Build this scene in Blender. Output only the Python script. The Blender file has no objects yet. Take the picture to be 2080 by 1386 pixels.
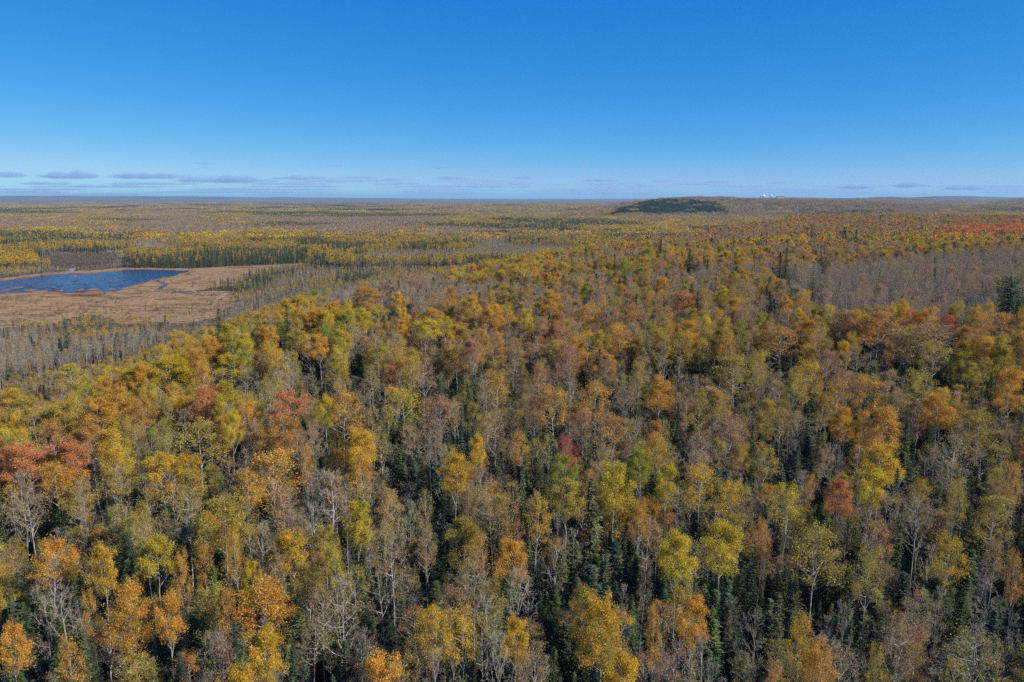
import bpy, math, random
import numpy as np
from mathutils import Vector

# ------------------------------------------------------------------ camera, sky, sun, exposure
W0, H0, FPX = 2080, 1386, 1617.0
HORIZ = 404.0
PITCH = math.atan((H0 / 2 - HORIZ) / FPX)
CZ = 75.0
FX = FPX / math.cos(PITCH)
SUN_AZ, SUN_EL = math.radians(110), math.radians(33)      # clockwise from the view direction
SC = bpy.context.scene
COL = SC.collection
cam_d = bpy.data.cameras.new('camera'); cam = bpy.data.objects.new('camera', cam_d); COL.objects.link(cam)
cam_d.sensor_width = 36.0; cam_d.lens = 36.0 * FPX / W0
cam_d.clip_start = 1.0; cam_d.clip_end = 200000.0
cam.location = (0, 0, CZ); cam.rotation_euler = (math.pi / 2 - PITCH, 0, 0)
SC.camera = cam
world = bpy.data.worlds.new('World'); SC.world = world; world.use_nodes = True
wn = world.node_tree.nodes; wl = world.node_tree.links; wn.clear()
sky = wn.new('ShaderNodeTexSky'); sky.sky_type = 'NISHITA'; sky.sun_disc = False
sky.sun_elevation = SUN_EL; sky.sun_rotation = SUN_AZ
sky.altitude = 400; sky.air_density = 0.6; sky.dust_density = 0.0; sky.ozone_density = 10.0
sep = wn.new('ShaderNodeSeparateColor'); com = wn.new('ShaderNodeCombineColor')       # the camera's colour response to the sky
def resp(ch, g, k, o):
    p = wn.new('ShaderNodeMath'); p.operation = 'POWER'; p.inputs[1].default_value = g; wl.new(sep.outputs[ch], p.inputs[0])
    q = wn.new('ShaderNodeMath'); q.operation = 'MULTIPLY'; q.inputs[1].default_value = k * 10; wl.new(p.outputs[0], q.inputs[0]); q.operation = 'MULTIPLY_ADD'; q.inputs[2].default_value = o * 10; return q.outputs[0]
bg = wn.new('ShaderNodeBackground'); bg.inputs['Strength'].default_value = 0.085
wo = wn.new('ShaderNodeOutputWorld')
wl.new(sky.outputs[0], sep.inputs[0])
r_, g_, b_ = resp(0, 2.0, .047, .0), resp(1, 1.0, .109, .045), resp(2, .38, .395, .01)
lim = wn.new('ShaderNodeMath'); lim.operation = 'MULTIPLY'; lim.inputs[1].default_value = .55; wl.new(g_, lim.inputs[0])
mn = wn.new('ShaderNodeMath'); mn.operation = 'MINIMUM'; wl.new(r_, mn.inputs[0]); wl.new(lim.outputs[0], mn.inputs[1])
wl.new(mn.outputs[0], com.inputs[0]); wl.new(g_, com.inputs[1]); wl.new(b_, com.inputs[2])
wl.new(com.outputs[0], bg.inputs['Color']); wl.new(bg.outputs[0], wo.inputs['Surface'])
sd = bpy.data.lights.new('sun', 'SUN'); sd.energy = 5.0; sd.angle = math.radians(0.53); sd.color = (1.0, 0.94, 0.85)
sun = bpy.data.objects.new('sun', sd); COL.objects.link(sun)
svec = Vector((math.cos(SUN_EL) * math.sin(SUN_AZ), math.cos(SUN_EL) * math.cos(SUN_AZ), math.sin(SUN_EL)))
sun.rotation_euler = svec.to_track_quat('Z', 'Y').to_euler(); sun.location = (0, 0, 300)
vs = SC.view_settings; vs.view_transform = 'Standard'; vs.look = 'None'; vs.exposure = 0.25; vs.gamma = 1.0; vs.use_curve_mapping = False
cy = SC.cycles
cy.max_bounces = 4; cy.diffuse_bounces = 2; cy.glossy_bounces = 2; cy.transmission_bounces = 3; cy.transparent_max_bounces = 96; cy.volume_bounces = 1
cy.use_denoising = False; cy.caustics_reflective = False; cy.caustics_refractive = False

# ------------------------------------------------------------------ numeric helpers
rng = np.random.default_rng(7)
def smooth(a, b, t):
    t = np.clip((np.asarray(t, float) - a) / (b - a), 0, 1); return t * t * (3 - 2 * t)
def _hash(ix, iy, s):
    v = np.sin(ix * 127.1 + iy * 311.7 + s * 74.7) * 43758.5453; return v - np.floor(v)
def vnoise(x, y, s=0):
    ix, iy = np.floor(x), np.floor(y); fx, fy = x - ix, y - iy
    fx = fx * fx * (3 - 2 * fx); fy = fy * fy * (3 - 2 * fy)
    a, b, c, d = _hash(ix, iy, s), _hash(ix + 1, iy, s), _hash(ix, iy + 1, s), _hash(ix + 1, iy + 1, s)
    return (a * (1 - fx) + b * fx) * (1 - fy) + (c * (1 - fx) + d * fx) * fy
def fbm(x, y, s=0, o=3):
    t, a, n = 0, 1.0, 0
    for k in range(o):
        t = t + a * vnoise(x * 2 ** k + 13.7 * k, y * 2 ** k - 7.3 * k, s + k); n += a; a *= .5
    return t / n
def inpoly(x, y, P):
    x = np.asarray(x, float); r = np.zeros(x.shape, bool); n = len(P)
    for i in range(n):
        x1, y1 = P[i][:2]; x2, y2 = P[(i + 1) % n][:2]
        c = (y1 > y) != (y2 > y)
        r ^= c & (x < (x2 - x1) * (y - y1) / ((y2 - y1) if y2 != y1 else 1e-9) + x1)
    return r

# ------------------------------------------------------------------ the lie of the land
XE_Y = [0, 134, 165, 210, 264, 300, 370, 440, 540, 700, 900, 1200, 2000, 9000]
XE_X = [-100, -88, -82, -78, -66, -48, -14, 24, 80, 180, 300, 430, 900, 6000]
def xedge(y): return np.interp(y, XE_Y, XE_X)
HILL_PX = [1080, 1180, 1250, 1330, 1400, 1480, 1560, 1650, 1750, 1900, 2080, 2600]
HILL_Z = [0, 9, 32, 62, 72, 70, 61, 57, 50, 35, 19, 14]
def ground(x, y):
    x = np.asarray(x, float); y = np.asarray(y, float)
    yy = np.maximum(y, 60.0); px = 1040 + FX * x / yy
    r = np.hypot(x, y)
    d = x - xedge(y)
    sg = smooth(-75, 12, d)
    ridge = 19 + 13 * smooth(70, 260, y) + 0.022 * np.clip(x, -60, 400) + 5 * (fbm(x / 110, y / 110, 3) - .5)
    ridge = ridge * (1 - smooth(950, 1500, y)) + 8 * smooth(950, 1500, y)
    valley = 9 * (fbm(x / 700, y / 700, 5) - .35) * smooth(950, 2200, r)
    z = valley * (1 - sg) + ridge * sg
    # forested hill with the pine plantation, and its long shoulder to the right
    hz = np.interp(px, HILL_PX, HILL_Z)
    z = z + hz * smooth(2700, 3750, y) * (1 - .85 * smooth(3950, 5000, y)) * (.93 + .14 * fbm(x / 300, y / 300, 9))
    # ridge that carries the works, dark hill, far hills, far left skyline
    z = z + np.interp(px, [1430, 1540, 1600, 1800, 1900], [0, 62, 66, 54, 0]) * smooth(7000, 8300, y) * (1 - smooth(9300, 10500, y))
    z = z + np.interp(px, [1700, 1790, 1850, 1950, 2010], [0, 60, 66, 42, 0]) * smooth(9000, 10200, y) * (1 - smooth(10800, 12000, y))
    z = z + np.interp(px, [1960, 2030, 2080, 2200, 2400], [0, 46, 58, 60, 0]) * smooth(5600, 6600, y) * (1 - smooth(7000, 8000, y))
    z = z + np.interp(px, [1700, 1850, 1905, 1960, 2000, 2040, 2300], [0, 78, 100, 104, 92, 84, 60]) * smooth(12000, 14000, y) * (1 - smooth(15500, 19000, y))
    z = z + np.interp(px, [-400, 0, 190, 260, 330, 600, 800, 950, 1300, 2400], [140, 135, 142, 150, 128, 102, 80, 58, 52, 40]) * smooth(20000, 26000, r) * (.72 + .56 * fbm(x / 1800, y / 3000, 21))
    return z
def ray(px, py):
    u, v = px - W0 / 2, H0 / 2 - py
    return np.array([u, FPX * math.cos(PITCH) + v * math.sin(PITCH), -FPX * math.sin(PITCH) + v * math.cos(PITCH)]) / FPX
TT = np.geomspace(30, 30000, 4000)
def at(px, py, up=0.0):                       # the place on the land (or at height `up` above it) a sight line reaches
    d = ray(px, py)
    h = CZ + d[2] * TT - ground(d[0] * TT, d[1] * TT) - up
    k = np.argmax(h < 0) if (h < 0).any() else len(TT) - 1
    t = TT[k]
    if k > 0:
        a, b = h[k - 1], h[k]; t = TT[k - 1] + (TT[k] - TT[k - 1]) * a / max(a - b, 1e-9)
    return d[0] * t, d[1] * t, t
def flat(px, py, z=0.0):
    d = ray(px, py); t = (z - CZ) / d[2]; return (d[0] * t, d[1] * t)
CP, SP = math.cos(PITCH), math.sin(PITCH)
def proj(x, y, z):
    dep = y * CP - (z - CZ) * SP; v = y * SP + (z - CZ) * CP
    dep = np.maximum(dep, 1.0)
    return W0 / 2 + FPX * x / dep, H0 / 2 - FPX * v / dep, dep

POND = [flat(*p) for p in [(-330, 592), (-120, 580), (0, 572), (40, 567), (85, 561), (130, 557), (190, 556), (240, 551), (255, 548.5), (300, 549), (350, 550), (378, 550.5), (382, 553), (368, 557),
        (352, 562), (330, 564), (310, 569), (290, 574), (265, 581), (247, 588), (235, 592), (190, 591), (165, 594), (140, 596), (90, 591), (40, 594), (0, 597), (-150, 604), (-330, 616)]]
MARSH = [flat(*p) for p in [(-360, 588), (-120, 573), (0, 565.5), (60, 559), (90, 554), (160, 551), (235, 546.5), (255, 544.5), (390, 546), (480, 541), (560, 538), (640, 534), (648, 538), (600, 547), (545, 556), (505, 568),
         (484, 580), (430, 584), (400, 592), (480, 592), (478, 608), (455, 630), (436, 648), (380, 656), (300, 654), (250, 662), (205, 640), (150, 644), (90, 660), (0, 668), (-150, 676), (-360, 690)]]
BOG = [flat(*p) for p in [(72, 522), (150, 519), (236, 516), (238, 530), (215, 542), (150, 547), (80, 541)]]
GREY = [(at(a, b, 14)[:2]) for a, b in [(1585, 575), (1640, 548), (1760, 528), (1900, 512), (2140, 500), (2180, 610), (2060, 632), (1850, 640), (1700, 628), (1630, 600)]]
REDS = [(at(a, b, 14)[:2]) for a, b in [(1900, 466), (1960, 457), (2140, 455), (2140, 474), (1990, 476), (1910, 480)]]
def pinewood(x, y):
    px = 1040 + FX * x / np.maximum(y, 1); f = np.interp(px, [1228, 1248, 1318, 1350, 1420, 1468, 1484], [0, 330, 740, 720, 500, 320, 0]); y0 = 2990 + 130 * (fbm(x / 90, y / 90, 77) - .5); return (y > y0) & (y < y0 + f * (.85 + .4 * fbm(x / 70, y / 70, 78)))
def noshow(x, y): return inpoly(x, y, MARSH) | inpoly(x, y, BOG)

# ------------------------------------------------------------------ materials
def mat(name):
    m = bpy.data.materials.new(name); m.use_nodes = True; n = m.node_tree.nodes; n.clear()
    return m, n, m.node_tree.links
def tint_src(n, l, how):
    if how == 'object':
        o = n.new('ShaderNodeObjectInfo'); return o.outputs['Color']
    a = n.new('ShaderNodeAttribute'); a.attribute_type = 'INSTANCER'; a.attribute_name = 'tint'; return a.outputs['Color']
def leaf_mat(name, how, trans=.38, percol=False):
    m, n, l = mat(name); out = n.new('ShaderNodeOutputMaterial')
    src = tint_src(n, l, how)
    lv = n.new('ShaderNodeAttribute'); lv.attribute_name = 'leaf_colour'
    mu = n.new('ShaderNodeMix'); mu.data_type = 'RGBA'; mu.blend_type = 'MULTIPLY'; mu.inputs[0].default_value = 1.0
    l.new(src, mu.inputs[6]); l.new(lv.outputs['Color'], mu.inputs[7])
    d = n.new('ShaderNodeBsdfDiffuse'); t = n.new('ShaderNodeBsdfTranslucent'); mx = n.new('ShaderNodeMixShader'); mx.inputs[0].default_value = trans
    l.new(mu.outputs[2], d.inputs[0]); l.new(mu.outputs[2], t.inputs[0]); l.new(d.outputs[0], mx.inputs[1]); l.new(t.outputs[0], mx.inputs[2]); l.new(mx.outputs[0], out.inputs[0])
    return m
def bark_mat(name, a, b, scale=6.0):
    m, n, l = mat(name); out = n.new('ShaderNodeOutputMaterial')
    g = n.new('ShaderNodeNewGeometry'); mp = n.new('ShaderNodeMapping'); mp.inputs['Scale'].default_value = (1, 1, .35)
    nz = n.new('ShaderNodeTexNoise'); nz.inputs['Scale'].default_value = scale; nz.inputs['Detail'].default_value = 2
    r = n.new('ShaderNodeValToRGB'); r.color_ramp.elements[0].position = .36; r.color_ramp.elements[1].position = .58
    r.color_ramp.elements[0].color = (*a, 1); r.color_ramp.elements[1].color = (*b, 1)
    d = n.new('ShaderNodeBsdfDiffuse')
    l.new(g.outputs['Position'], mp.inputs[0]); l.new(mp.outputs[0], nz.inputs['Vector']); l.new(nz.outputs['Fac'], r.inputs[0]); l.new(r.outputs[0], d.inputs[0]); l.new(d.outputs[0], out.inputs[0])
    return m
def ramp_ground(name, stops, scale, detail=6, stretch=(1, 1, 1), rough=.6, fine=None):
    m, n, l = mat(name); out = n.new('ShaderNodeOutputMaterial')
    g = n.new('ShaderNodeNewGeometry'); mp = n.new('ShaderNodeMapping'); mp.inputs['Scale'].default_value = stretch
    nz = n.new('ShaderNodeTexNoise'); nz.inputs['Scale'].default_value = scale; nz.inputs['Detail'].default_value = detail; nz.inputs['Roughness'].default_value = rough
    r = n.new('ShaderNodeValToRGB'); cr = r.color_ramp
    while len(cr.elements) < len(stops): cr.elements.new(.5)
    for e, (p, c) in zip(cr.elements, stops): e.position = p; e.color = (*c, 1)
    d = n.new('ShaderNodeBsdfDiffuse')
    l.new(g.outputs['Position'], mp.inputs[0]); l.new(mp.outputs[0], nz.inputs['Vector']); l.new(nz.outputs['Fac'], r.inputs[0])
    src = r.outputs[0]
    if fine:
        f = n.new('ShaderNodeTexNoise'); f.inputs['Scale'].default_value = fine[0]; f.inputs['Detail'].default_value = 4
        mr = n.new('ShaderNodeMapRange'); mr.inputs[1].default_value = .3; mr.inputs[2].default_value = .7; mr.inputs[3].default_value = fine[1]; mr.inputs[4].default_value = fine[2]
        x = n.new('ShaderNodeVectorMath'); x.operation = 'SCALE'
        l.new(g.outputs['Position'], f.inputs['Vector']); l.new(f.outputs['Fac'], mr.inputs[0]); l.new(src, x.inputs[0]); l.new(mr.outputs[0], x.inputs['Scale']); src = x.outputs[0]
    l.new(src, d.inputs[0]); l.new(d.outputs[0], out.inputs[0])
    return m
M_LEAF_O = leaf_mat('autumn_leaves', 'object'); M_LEAF_I = leaf_mat('autumn_leaves_mass', 'inst')
M_NEED_O = leaf_mat('needles', 'object', .12); M_NEED_I = leaf_mat('needles_mass', 'inst', .12)
M_BARK = bark_mat('pale_bark', (.20, .175, .15), (.47, .44, .39), 5)
M_GREY = bark_mat('grey_bark', (.16, .14, .11), (.32, .29, .235), 4)
M_DARKB = bark_mat('conifer_bark', (.07, .05, .035), (.13, .10, .075), 5)
def twig_mat(name, how):
    m, n, l = mat(name); out = n.new('ShaderNodeOutputMaterial'); d = n.new('ShaderNodeBsdfDiffuse')
    l.new(tint_src(n, l, how), d.inputs[0]); l.new(d.outputs[0], out.inputs[0]); return m
M_TWIG_O = twig_mat('twigs', 'object'); M_TWIG_I = twig_mat('twigs_mass', 'inst')
M_TWIG = bark_mat('fine_twigs', (.27, .22, .155), (.40, .345, .255), 1.5)

# ------------------------------------------------------------------ mesh building
class MB:
    def __init__(s): s.V = []; s.F = []; s.M = []; s.C = []; s.n = 0
    def quads(s, P, mi, col=None):                 # P: N x 4 x 3
        P = np.asarray(P, np.float32); N = len(P)
        if N == 0: return
        s.V.append(P.reshape(-1, 3)); s.F.append(np.arange(N * 4).reshape(N, 4) + s.n); s.n += 4 * N
        s.M.append(np.full(N, mi, np.int32)); s.C.append(np.ones((N, 3), np.float32) if col is None else np.asarray(col, np.float32))
    def tubes(s, A, B, ra, rb, mi, k=3):
        A = np.asarray(A, float); B = np.asarray(B, float); N = len(A)
        if N == 0: return
        ra = np.broadcast_to(ra, N)[:, None, None]; rb = np.broadcast_to(rb, N)[:, None, None]
        d = B - A; d /= np.maximum(np.linalg.norm(d, axis=1, keepdims=True), 1e-9)
        ref = np.where(np.abs(d[:, 2:3]) > .9, np.array([[1., 0, 0]]), np.array([[0, 0, 1.]]))
        u = np.cross(d, ref); u /= np.linalg.norm(u, axis=1, keepdims=True); v = np.cross(d, u)
        an = np.arange(k) / k * 2 * math.pi
        ring = np.cos(an)[None, :, None] * u[:, None] + np.sin(an)[None, :, None] * v[:, None]
        P0 = A[:, None] + ring * ra; P1 = B[:, None] + ring * rb
        for j in range(k):
            j2 = (j + 1) % k
            s.quads(np.stack([P0[:, j], P0[:, j2], P1[:, j2], P1[:, j]], 1), mi)
    def build(s, name, mats, weld=False):
        V = np.concatenate(s.V); F = np.concatenate(s.F); Mi = np.concatenate(s.M); C = np.concatenate(s.C)
        me = bpy.data.meshes.new(name)
        me.vertices.add(len(V)); me.vertices.foreach_set('co', V.astype(np.float32).ravel())
        me.loops.add(F.size); me.loops.foreach_set('vertex_index', F.astype(np.int32).ravel())
        me.polygons.add(len(F)); me.polygons.foreach_set('loop_start', np.arange(0, F.size, 4, dtype=np.int32))
        me.polygons.foreach_set('material_index', Mi)
        at_ = me.attributes.new('leaf_colour', 'FLOAT_COLOR', 'FACE')
        at_.data.foreach_set('color', np.concatenate([C, np.ones((len(C), 1), np.float32)], 1).astype(np.float32).ravel())
        for m in mats: me.materials.append(m)
        me.update(calc_edges=True)
        return me
def blades(pos, L, Wd, r, nb=None, axis=None):
    """flat leaf-sized faces at pos with random facing (nb: preferred normal)"""
    N = len(pos)
    nn = r.normal(size=(N, 3)); nn /= np.linalg.norm(nn, axis=1, keepdims=True)
    if nb is not None: nn = nn + nb; nn /= np.maximum(np.linalg.norm(nn, axis=1, keepdims=True), 1e-6)
    a = r.normal(size=(N, 3)) if axis is None else axis
    a = a - (a * nn).sum(1, keepdims=True) * nn; a /= np.maximum(np.linalg.norm(a, axis=1, keepdims=True), 1e-6)
    b = np.cross(nn, a); L = np.broadcast_to(L, N)[:, None] / 2; Wd = np.broadcast_to(Wd, N)[:, None] / 2
    return np.stack([pos - a * L - b * Wd * .35, pos + b * Wd - a * L * .1, pos + a * L, pos - b * Wd - a * L * .1], 1)

def broadleaf(seed, H=16., cb=.52, R=2.6, nleaf=6000, leaf=.115, lod=0, bare=False, thick=1.0, npri=20, flat_top=0.0, spread=.30):
    """returns (trunk, branches, crown) builders; crown None when bare"""
    r = np.random.default_rng(seed)
    T, B, L = MB(), MB(), MB()
    ns = 7 if lod == 0 else 3
    zt = np.linspace(0, H * .96, ns + 1); wob = np.cumsum(r.normal(0, .10 if lod == 0 else .15, (ns + 1, 2)), 0); wob[0] = 0
    lean = r.normal(0, .018, 2); tp = np.column_stack([wob + lean * zt[:, None], zt])
    rad = (.118 * (1 - .93 * (zt / H)) ** .9 + .006) * thick * (1 if lod == 0 else 1.05)
    T.tubes(tp[:-1], tp[1:], rad[:-1], rad[1:], 0, 6 if lod == 0 else 3)
    tpos = lambda z: np.array([np.interp(z, zt, tp[:, 0]), np.interp(z, zt, tp[:, 1]), z])
    z0 = cb * H; zc = (1 + cb) / 2 * H; ah = (1 - cb) / 2 * H
    prof = lambda z: R * math.sqrt(max(.03, 1 - (abs((z - zc) / ah)) ** (2.2 + flat_top)))
    segA, segB, sa, sb, tips = [], [], [], [], []
    tips_w = []
    nsec, nter, nq = (5, 4 if bare else 3, 2 if bare else 1) if lod == 0 else (3, 2, 0)
    if lod == 1: npri = max(7, npri // 2)
    for i in range(npri):
        u = (i + r.random()) / npri
        zb = z0 * .82 + (H * .94 - z0 * .82) * u ** .85
        az = i * 2.39996 + r.normal(0, .35)
        zt_ = min(H * .99, max(zb + .2, z0 + .3) + (r.uniform(.10, .30)) * (H - z0))
        rr = prof(zt_) * r.uniform(.62, 1.08)
        p0 = tpos(zb); c = tpos(min(zt_, H * .95)); p2 = np.array([c[0] + rr * math.cos(az), c[1] + rr * math.sin(az), zt_])
        p1 = p0 * .5 + p2 * .5 + np.array([0, 0, -.06 * rr]) + r.normal(0, .10, 3)
        r0 = (.044 * (1 - u) + .019) * thick
        T.tubes([p0, p1], [p1, p2], [r0, r0 * .62], [r0 * .62, r0 * .25], 0, 4 if lod == 0 else 3)
        bl = np.linalg.norm(p2 - p0)
        for j in range(nsec):
            t = .30 + .70 * (j + r.random()) / nsec
            q0 = p0 + (p1 - p0) * t * 2 if t < .5 else p1 + (p2 - p1) * (t - .5) * 2
            dd = (p2 - p0) / bl * .8 + r.normal(0, .55, 3) + np.array([0, 0, .30]); dd /= np.linalg.norm(dd)
            sl = R * r.uniform(.22, .45) * (1.15 - .35 * t)
            q1 = q0 + dd * sl
            B.tubes([q0], [q1], [.014 * thick], [.007 * thick], 0)
            tips.append(q1); tips_w.append(1.0)
            for k in range(nter):
                t2 = .35 + .65 * r.random(); s0 = q0 + (q1 - q0) * t2
                d2 = dd * .7 + r.normal(0, .6, 3) + np.array([0, 0, .25]); d2 /= np.linalg.norm(d2)
                s1 = s0 + d2 * sl * r.uniform(.4, .75)
                segA.append(s0); segB.append(s1); tips.append(s1); tips_w.append(.8)
                if nq and (bare or True):
                    for q in range(nq if bare else 1):
                        t3 = r.uniform(.3, 1); e0 = s0 + (s1 - s0) * t3
                        d3 = d2 * .8 + r.normal(0, .55, 3) + np.array([0, 0, .2]); d3 /= np.linalg.norm(d3)
                        segA.append(e0); segB.append(e0 + d3 * sl * r.uniform(.3, .6))
    tw = (.0082 if lod == 0 else .025) * thick
    B.tubes(segA, segB, tw, tw * .5, 0)
    if not bare:
        tips = np.array(tips); w = np.array(tips_w); out = np.hypot(tips[:, 0], tips[:, 1]) / R + (tips[:, 2] - zc) / ah
        w = w * (0.5 + .5 * np.clip(out, 0, 1.6)) * np.where(tips[:, 2] < z0, .06, 1) * r.choice([.15, .7, 1.0, 1.6], len(tips)); w /= w.sum()
        ci = r.choice(len(tips), nleaf, p=w)
        pos = tips[ci] + r.normal(0, spread if lod == 0 else spread * 1.4, (nleaf, 3)) * np.array([1, 1, .8])
        o = pos - np.array([0, 0, zc - ah * .5]); o /= np.linalg.norm(o, axis=1, keepdims=True)
        sz = leaf * r.choice([.6, .8, 1.0, 1.3, 1.7], nleaf, p=[.2, .25, .3, .18, .07])
        clump = r.uniform(.82, 1.15, (len(tips), 1)) * (1 + r.normal(0, .10, (len(tips), 3)) * np.array([[.4, 1, .5]]))
        col = clump[ci] * r.uniform(.78, 1.18, (nleaf, 1))
        L.quads(blades(pos, sz, sz * .85, r, nb=o * .55), 0, col)
    tp_ = np.array(segB) if bare else pos
    f = R / np.percentile(np.hypot(tp_[:, 0], tp_[:, 1]), 94)
    for b_ in (T, B, L):
        for V in b_.V: V[:, :2] *= f
    zl, zh = np.percentile(tp_[:, 2], 3), np.percentile(tp_[:, 2], 98.5)
    for b_ in (T, B, L):
        for V in b_.V: V[:, 2] = np.where(V[:, 2] > zl, z0 + (V[:, 2] - zl) * (H - z0) / (zh - zl), V[:, 2] * z0 / zl)
    return T, B, (None if bare else L)

def conifer(seed, H=14., R=1.7, base=.06, lod=0, droop=.25, gap=.42, power=.85, pine=False):
    r = np.random.default_rng(seed); T, L = MB(), MB()
    lean = r.normal(0, .012, 2); zt = np.linspace(0, H, 5 if lod == 0 else 3); tp = np.column_stack([lean * zt[:, None], zt])
    T.tubes(tp[:-1], tp[1:], .13 * (1 - zt[:-1] / H) + .01, .13 * (1 - zt[1:] / H) + .005, 0, 5 if lod == 0 else 3)
    pos, ax, ln, cc = [], [], [], []
    if lod: gap *= 2.6
    z = H * base
    while z < H * .985:
        f = 1 - (z - H * base) / (H * (1 - base))
        if pine: f = math.sin(math.pi * min(1, max(.05, 1 - (1 - f) * .92))) ** .6 * .8 + .15
        rad = R * (f ** power) * r.uniform(.8, 1.1) + .10
        nb = (7 if lod == 0 else 4) if rad > .5 else (5 if lod == 0 else 3)
        a0 = r.random() * 6.28
        for b in range(nb):
            az = a0 + b * 6.283 / nb + r.normal(0, .2); rl = rad * r.uniform(.65, 1.12)
            d = np.array([math.cos(az), math.sin(az), 0]); side = np.array([-d[1], d[0], 0])
            n = max(3, int(rl / (.13 if lod == 0 else .45)))
            tint = r.uniform(.7, 1.25)
            for k in range(n):
                t = (k + r.random()) / n
                p = d * rl * t + np.array([0, 0, z + (.18 - droop * t) * rl * (t ** .8) + (.12 * t * t * rl)])
                for s_ in ((-1, 1) if lod == 0 else (0,)):
                    a = d * .8 + side * s_ * .8 + np.array([0, 0, r.uniform(-.45, .1)])
                    pos.append(p + side * s_ * .10 * (1 - .5 * t)); ax.append(a); ln.append((.42 if lod == 0 else .95) * (1 - .35 * t) * r.uniform(.7, 1.2)); cc.append(tint * r.uniform(.8, 1.2))
        z += gap * r.uniform(.75, 1.25) * (.55 + .45 * min(1, rad / .9))
    if True:                                          # leader
        for k in range(6): pos.append(np.array([0, 0, H * (.965 + .03 * k / 5)])); ax.append(np.array([r.normal(0, .3), r.normal(0, .3), 1.])); ln.append(.4); cc.append(1.1)
    pos = np.array(pos) + np.column_stack([lean[0] * np.array(pos)[:, 2], lean[1] * np.array(pos)[:, 2], np.zeros(len(pos))]); ax = np.array(ax); ln = np.array(ln); cc = np.array(cc)[:, None] * np.ones((1, 3))
    up = np.tile(np.array([[0, 0, 1.0]]), (len(pos), 1))
    L.quads(blades(pos, ln, ln * (.42 if lod == 0 else .6), r, nb=up * 1.1, axis=ax), 0, cc)
    return T, L

def merged(name, parts, mats):                      # one mesh out of builders (for the uncounted mass)
    b = MB()
    for mi, p in enumerate(parts):
        if p is None: continue
        for V, F, C in zip(p.V, p.F, p.C): b.quads(V.reshape(-1, 4, 3), mi, C)
    return b.build(name, mats)

# kinds of tree: full, medium, sparse crowns; bare; conifers
FULL = [dict(cb=0.56, R=2.6, nleaf=17010), dict(cb=0.62, R=2.9, nleaf=17010, flat_top=.8), dict(cb=0.50, R=2.3, nleaf=15120), dict(cb=0.54, R=2.5, nleaf=14175, npri=17), dict(cb=0.60, R=2.6, nleaf=13230, npri=15), dict(cb=0.68, R=2.6, nleaf=14175, npri=16), dict(cb=0.72, R=2.5, nleaf=13230, npri=14, flat_top=.4)]
MED = [dict(cb=0.54, R=2.5, nleaf=6412), dict(cb=0.62, R=2.8, nleaf=6412, flat_top=.6), dict(cb=0.48, R=2.0, nleaf=6156), dict(cb=0.56, R=2.4, nleaf=5130, npri=17), dict(cb=0.68, R=2.6, nleaf=5386, npri=15)]
SPARSE = [dict(cb=0.52, R=2.4, nleaf=2308, leaf=.105), dict(cb=0.60, R=2.8, nleaf=2821, leaf=.105, flat_top=.5), dict(cb=0.46, R=1.9, nleaf=2052, leaf=.105), dict(cb=0.56, R=2.5, nleaf=1795, leaf=.105), dict(cb=0.66, R=2.5, nleaf=2308, leaf=.105)]
BARE = [dict(cb=0.48, R=2.2, npri=18), dict(cb=0.44, R=1.8, npri=20), dict(cb=0.56, R=2.5, npri=16, flat_top=.5), dict(cb=0.40, R=1.5, npri=22), dict(cb=0.62, R=1.5, npri=11)]
CONI = [dict(H=14, R=1.8), dict(H=14, R=1.35, power=.75), dict(H=14, R=2.1, droop=.35, gap=.5), dict(H=14, R=1.0, power=.6), dict(H=14, R=2.6, gap=.34, base=.12, droop=.10, pine=True)]
HC = {0: 16., 1: 16., 2: 16., 3: 16., 4: 14.}
RC = {0: [d['R'] for d in FULL], 1: [d['R'] for d in MED], 2: [d['R'] for d in SPARSE], 3: [d['R'] for d in BARE], 4: [d['R'] for d in CONI]}
CBF = {0: [d['cb'] for d in FULL], 1: [d['cb'] for d in MED], 2: [d['cb'] for d in SPARSE], 3: [d['cb'] for d in BARE], 4: [.06] * 5}
PROTO = {}                                           # (kind, variant) -> dict of separate part meshes
near_col = bpy.data.collections.new('near_tree_models'); mid_col = bpy.data.collections.new('mid_tree_models'); NIDX = {}; MIDX = {}
def add_proto(colc, idx, key, me):
    o = bpy.data.objects.new('model_%03d' % len(colc.objects), me); idx[key] = len(colc.objects); colc.objects.link(o)
sd_ = 100
for kind, specs in ((0, FULL), (1, MED), (2, SPARSE), (3, BARE)):
    for v, sp in enumerate(specs):
        sd_ += 1
        T, B, L = broadleaf(sd_, bare=kind == 3, **sp)
        bark = M_GREY if (kind == 3 and v != 1) else M_BARK
        PROTO[(kind, v)] = dict(trunk=T.build('trunk', [bark]), branches=B.build('branches', [M_TWIG]), crown=L.build('crown', [M_LEAF_O]) if L else None)
        add_proto(near_col, NIDX, (kind, v), merged('near_tree', [T, B, L], [bark, M_TWIG, M_LEAF_I]))
        sp2 = dict(sp); sp2['leaf'] = .62 if kind < 2 else .42; sp2['nleaf'] = {0: 330, 1: 170, 2: 75, 3: 0}[kind]
        T, B, L = broadleaf(sd_ + 500, bare=kind == 3, lod=1, **sp2)
        add_proto(mid_col, MIDX, (kind, v), merged('mid_tree', [T, B, L], [bark, M_TWIG, M_LEAF_I]))
for v, sp in enumerate(CONI):
    T, L = conifer(300 + v, **sp)
    PROTO[(4, v)] = dict(trunk=T.build('trunk', [M_DARKB]), crown=L.build('crown', [M_NEED_O]))
    add_proto(near_col, NIDX, (4, v), merged('near_conifer', [T, L], [M_DARKB, M_NEED_I]))
    T, L = conifer(340 + v, lod=1, **sp)
    add_proto(mid_col, MIDX, (4, v), merged('mid_conifer', [T, L], [M_DARKB, M_NEED_I]))

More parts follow.
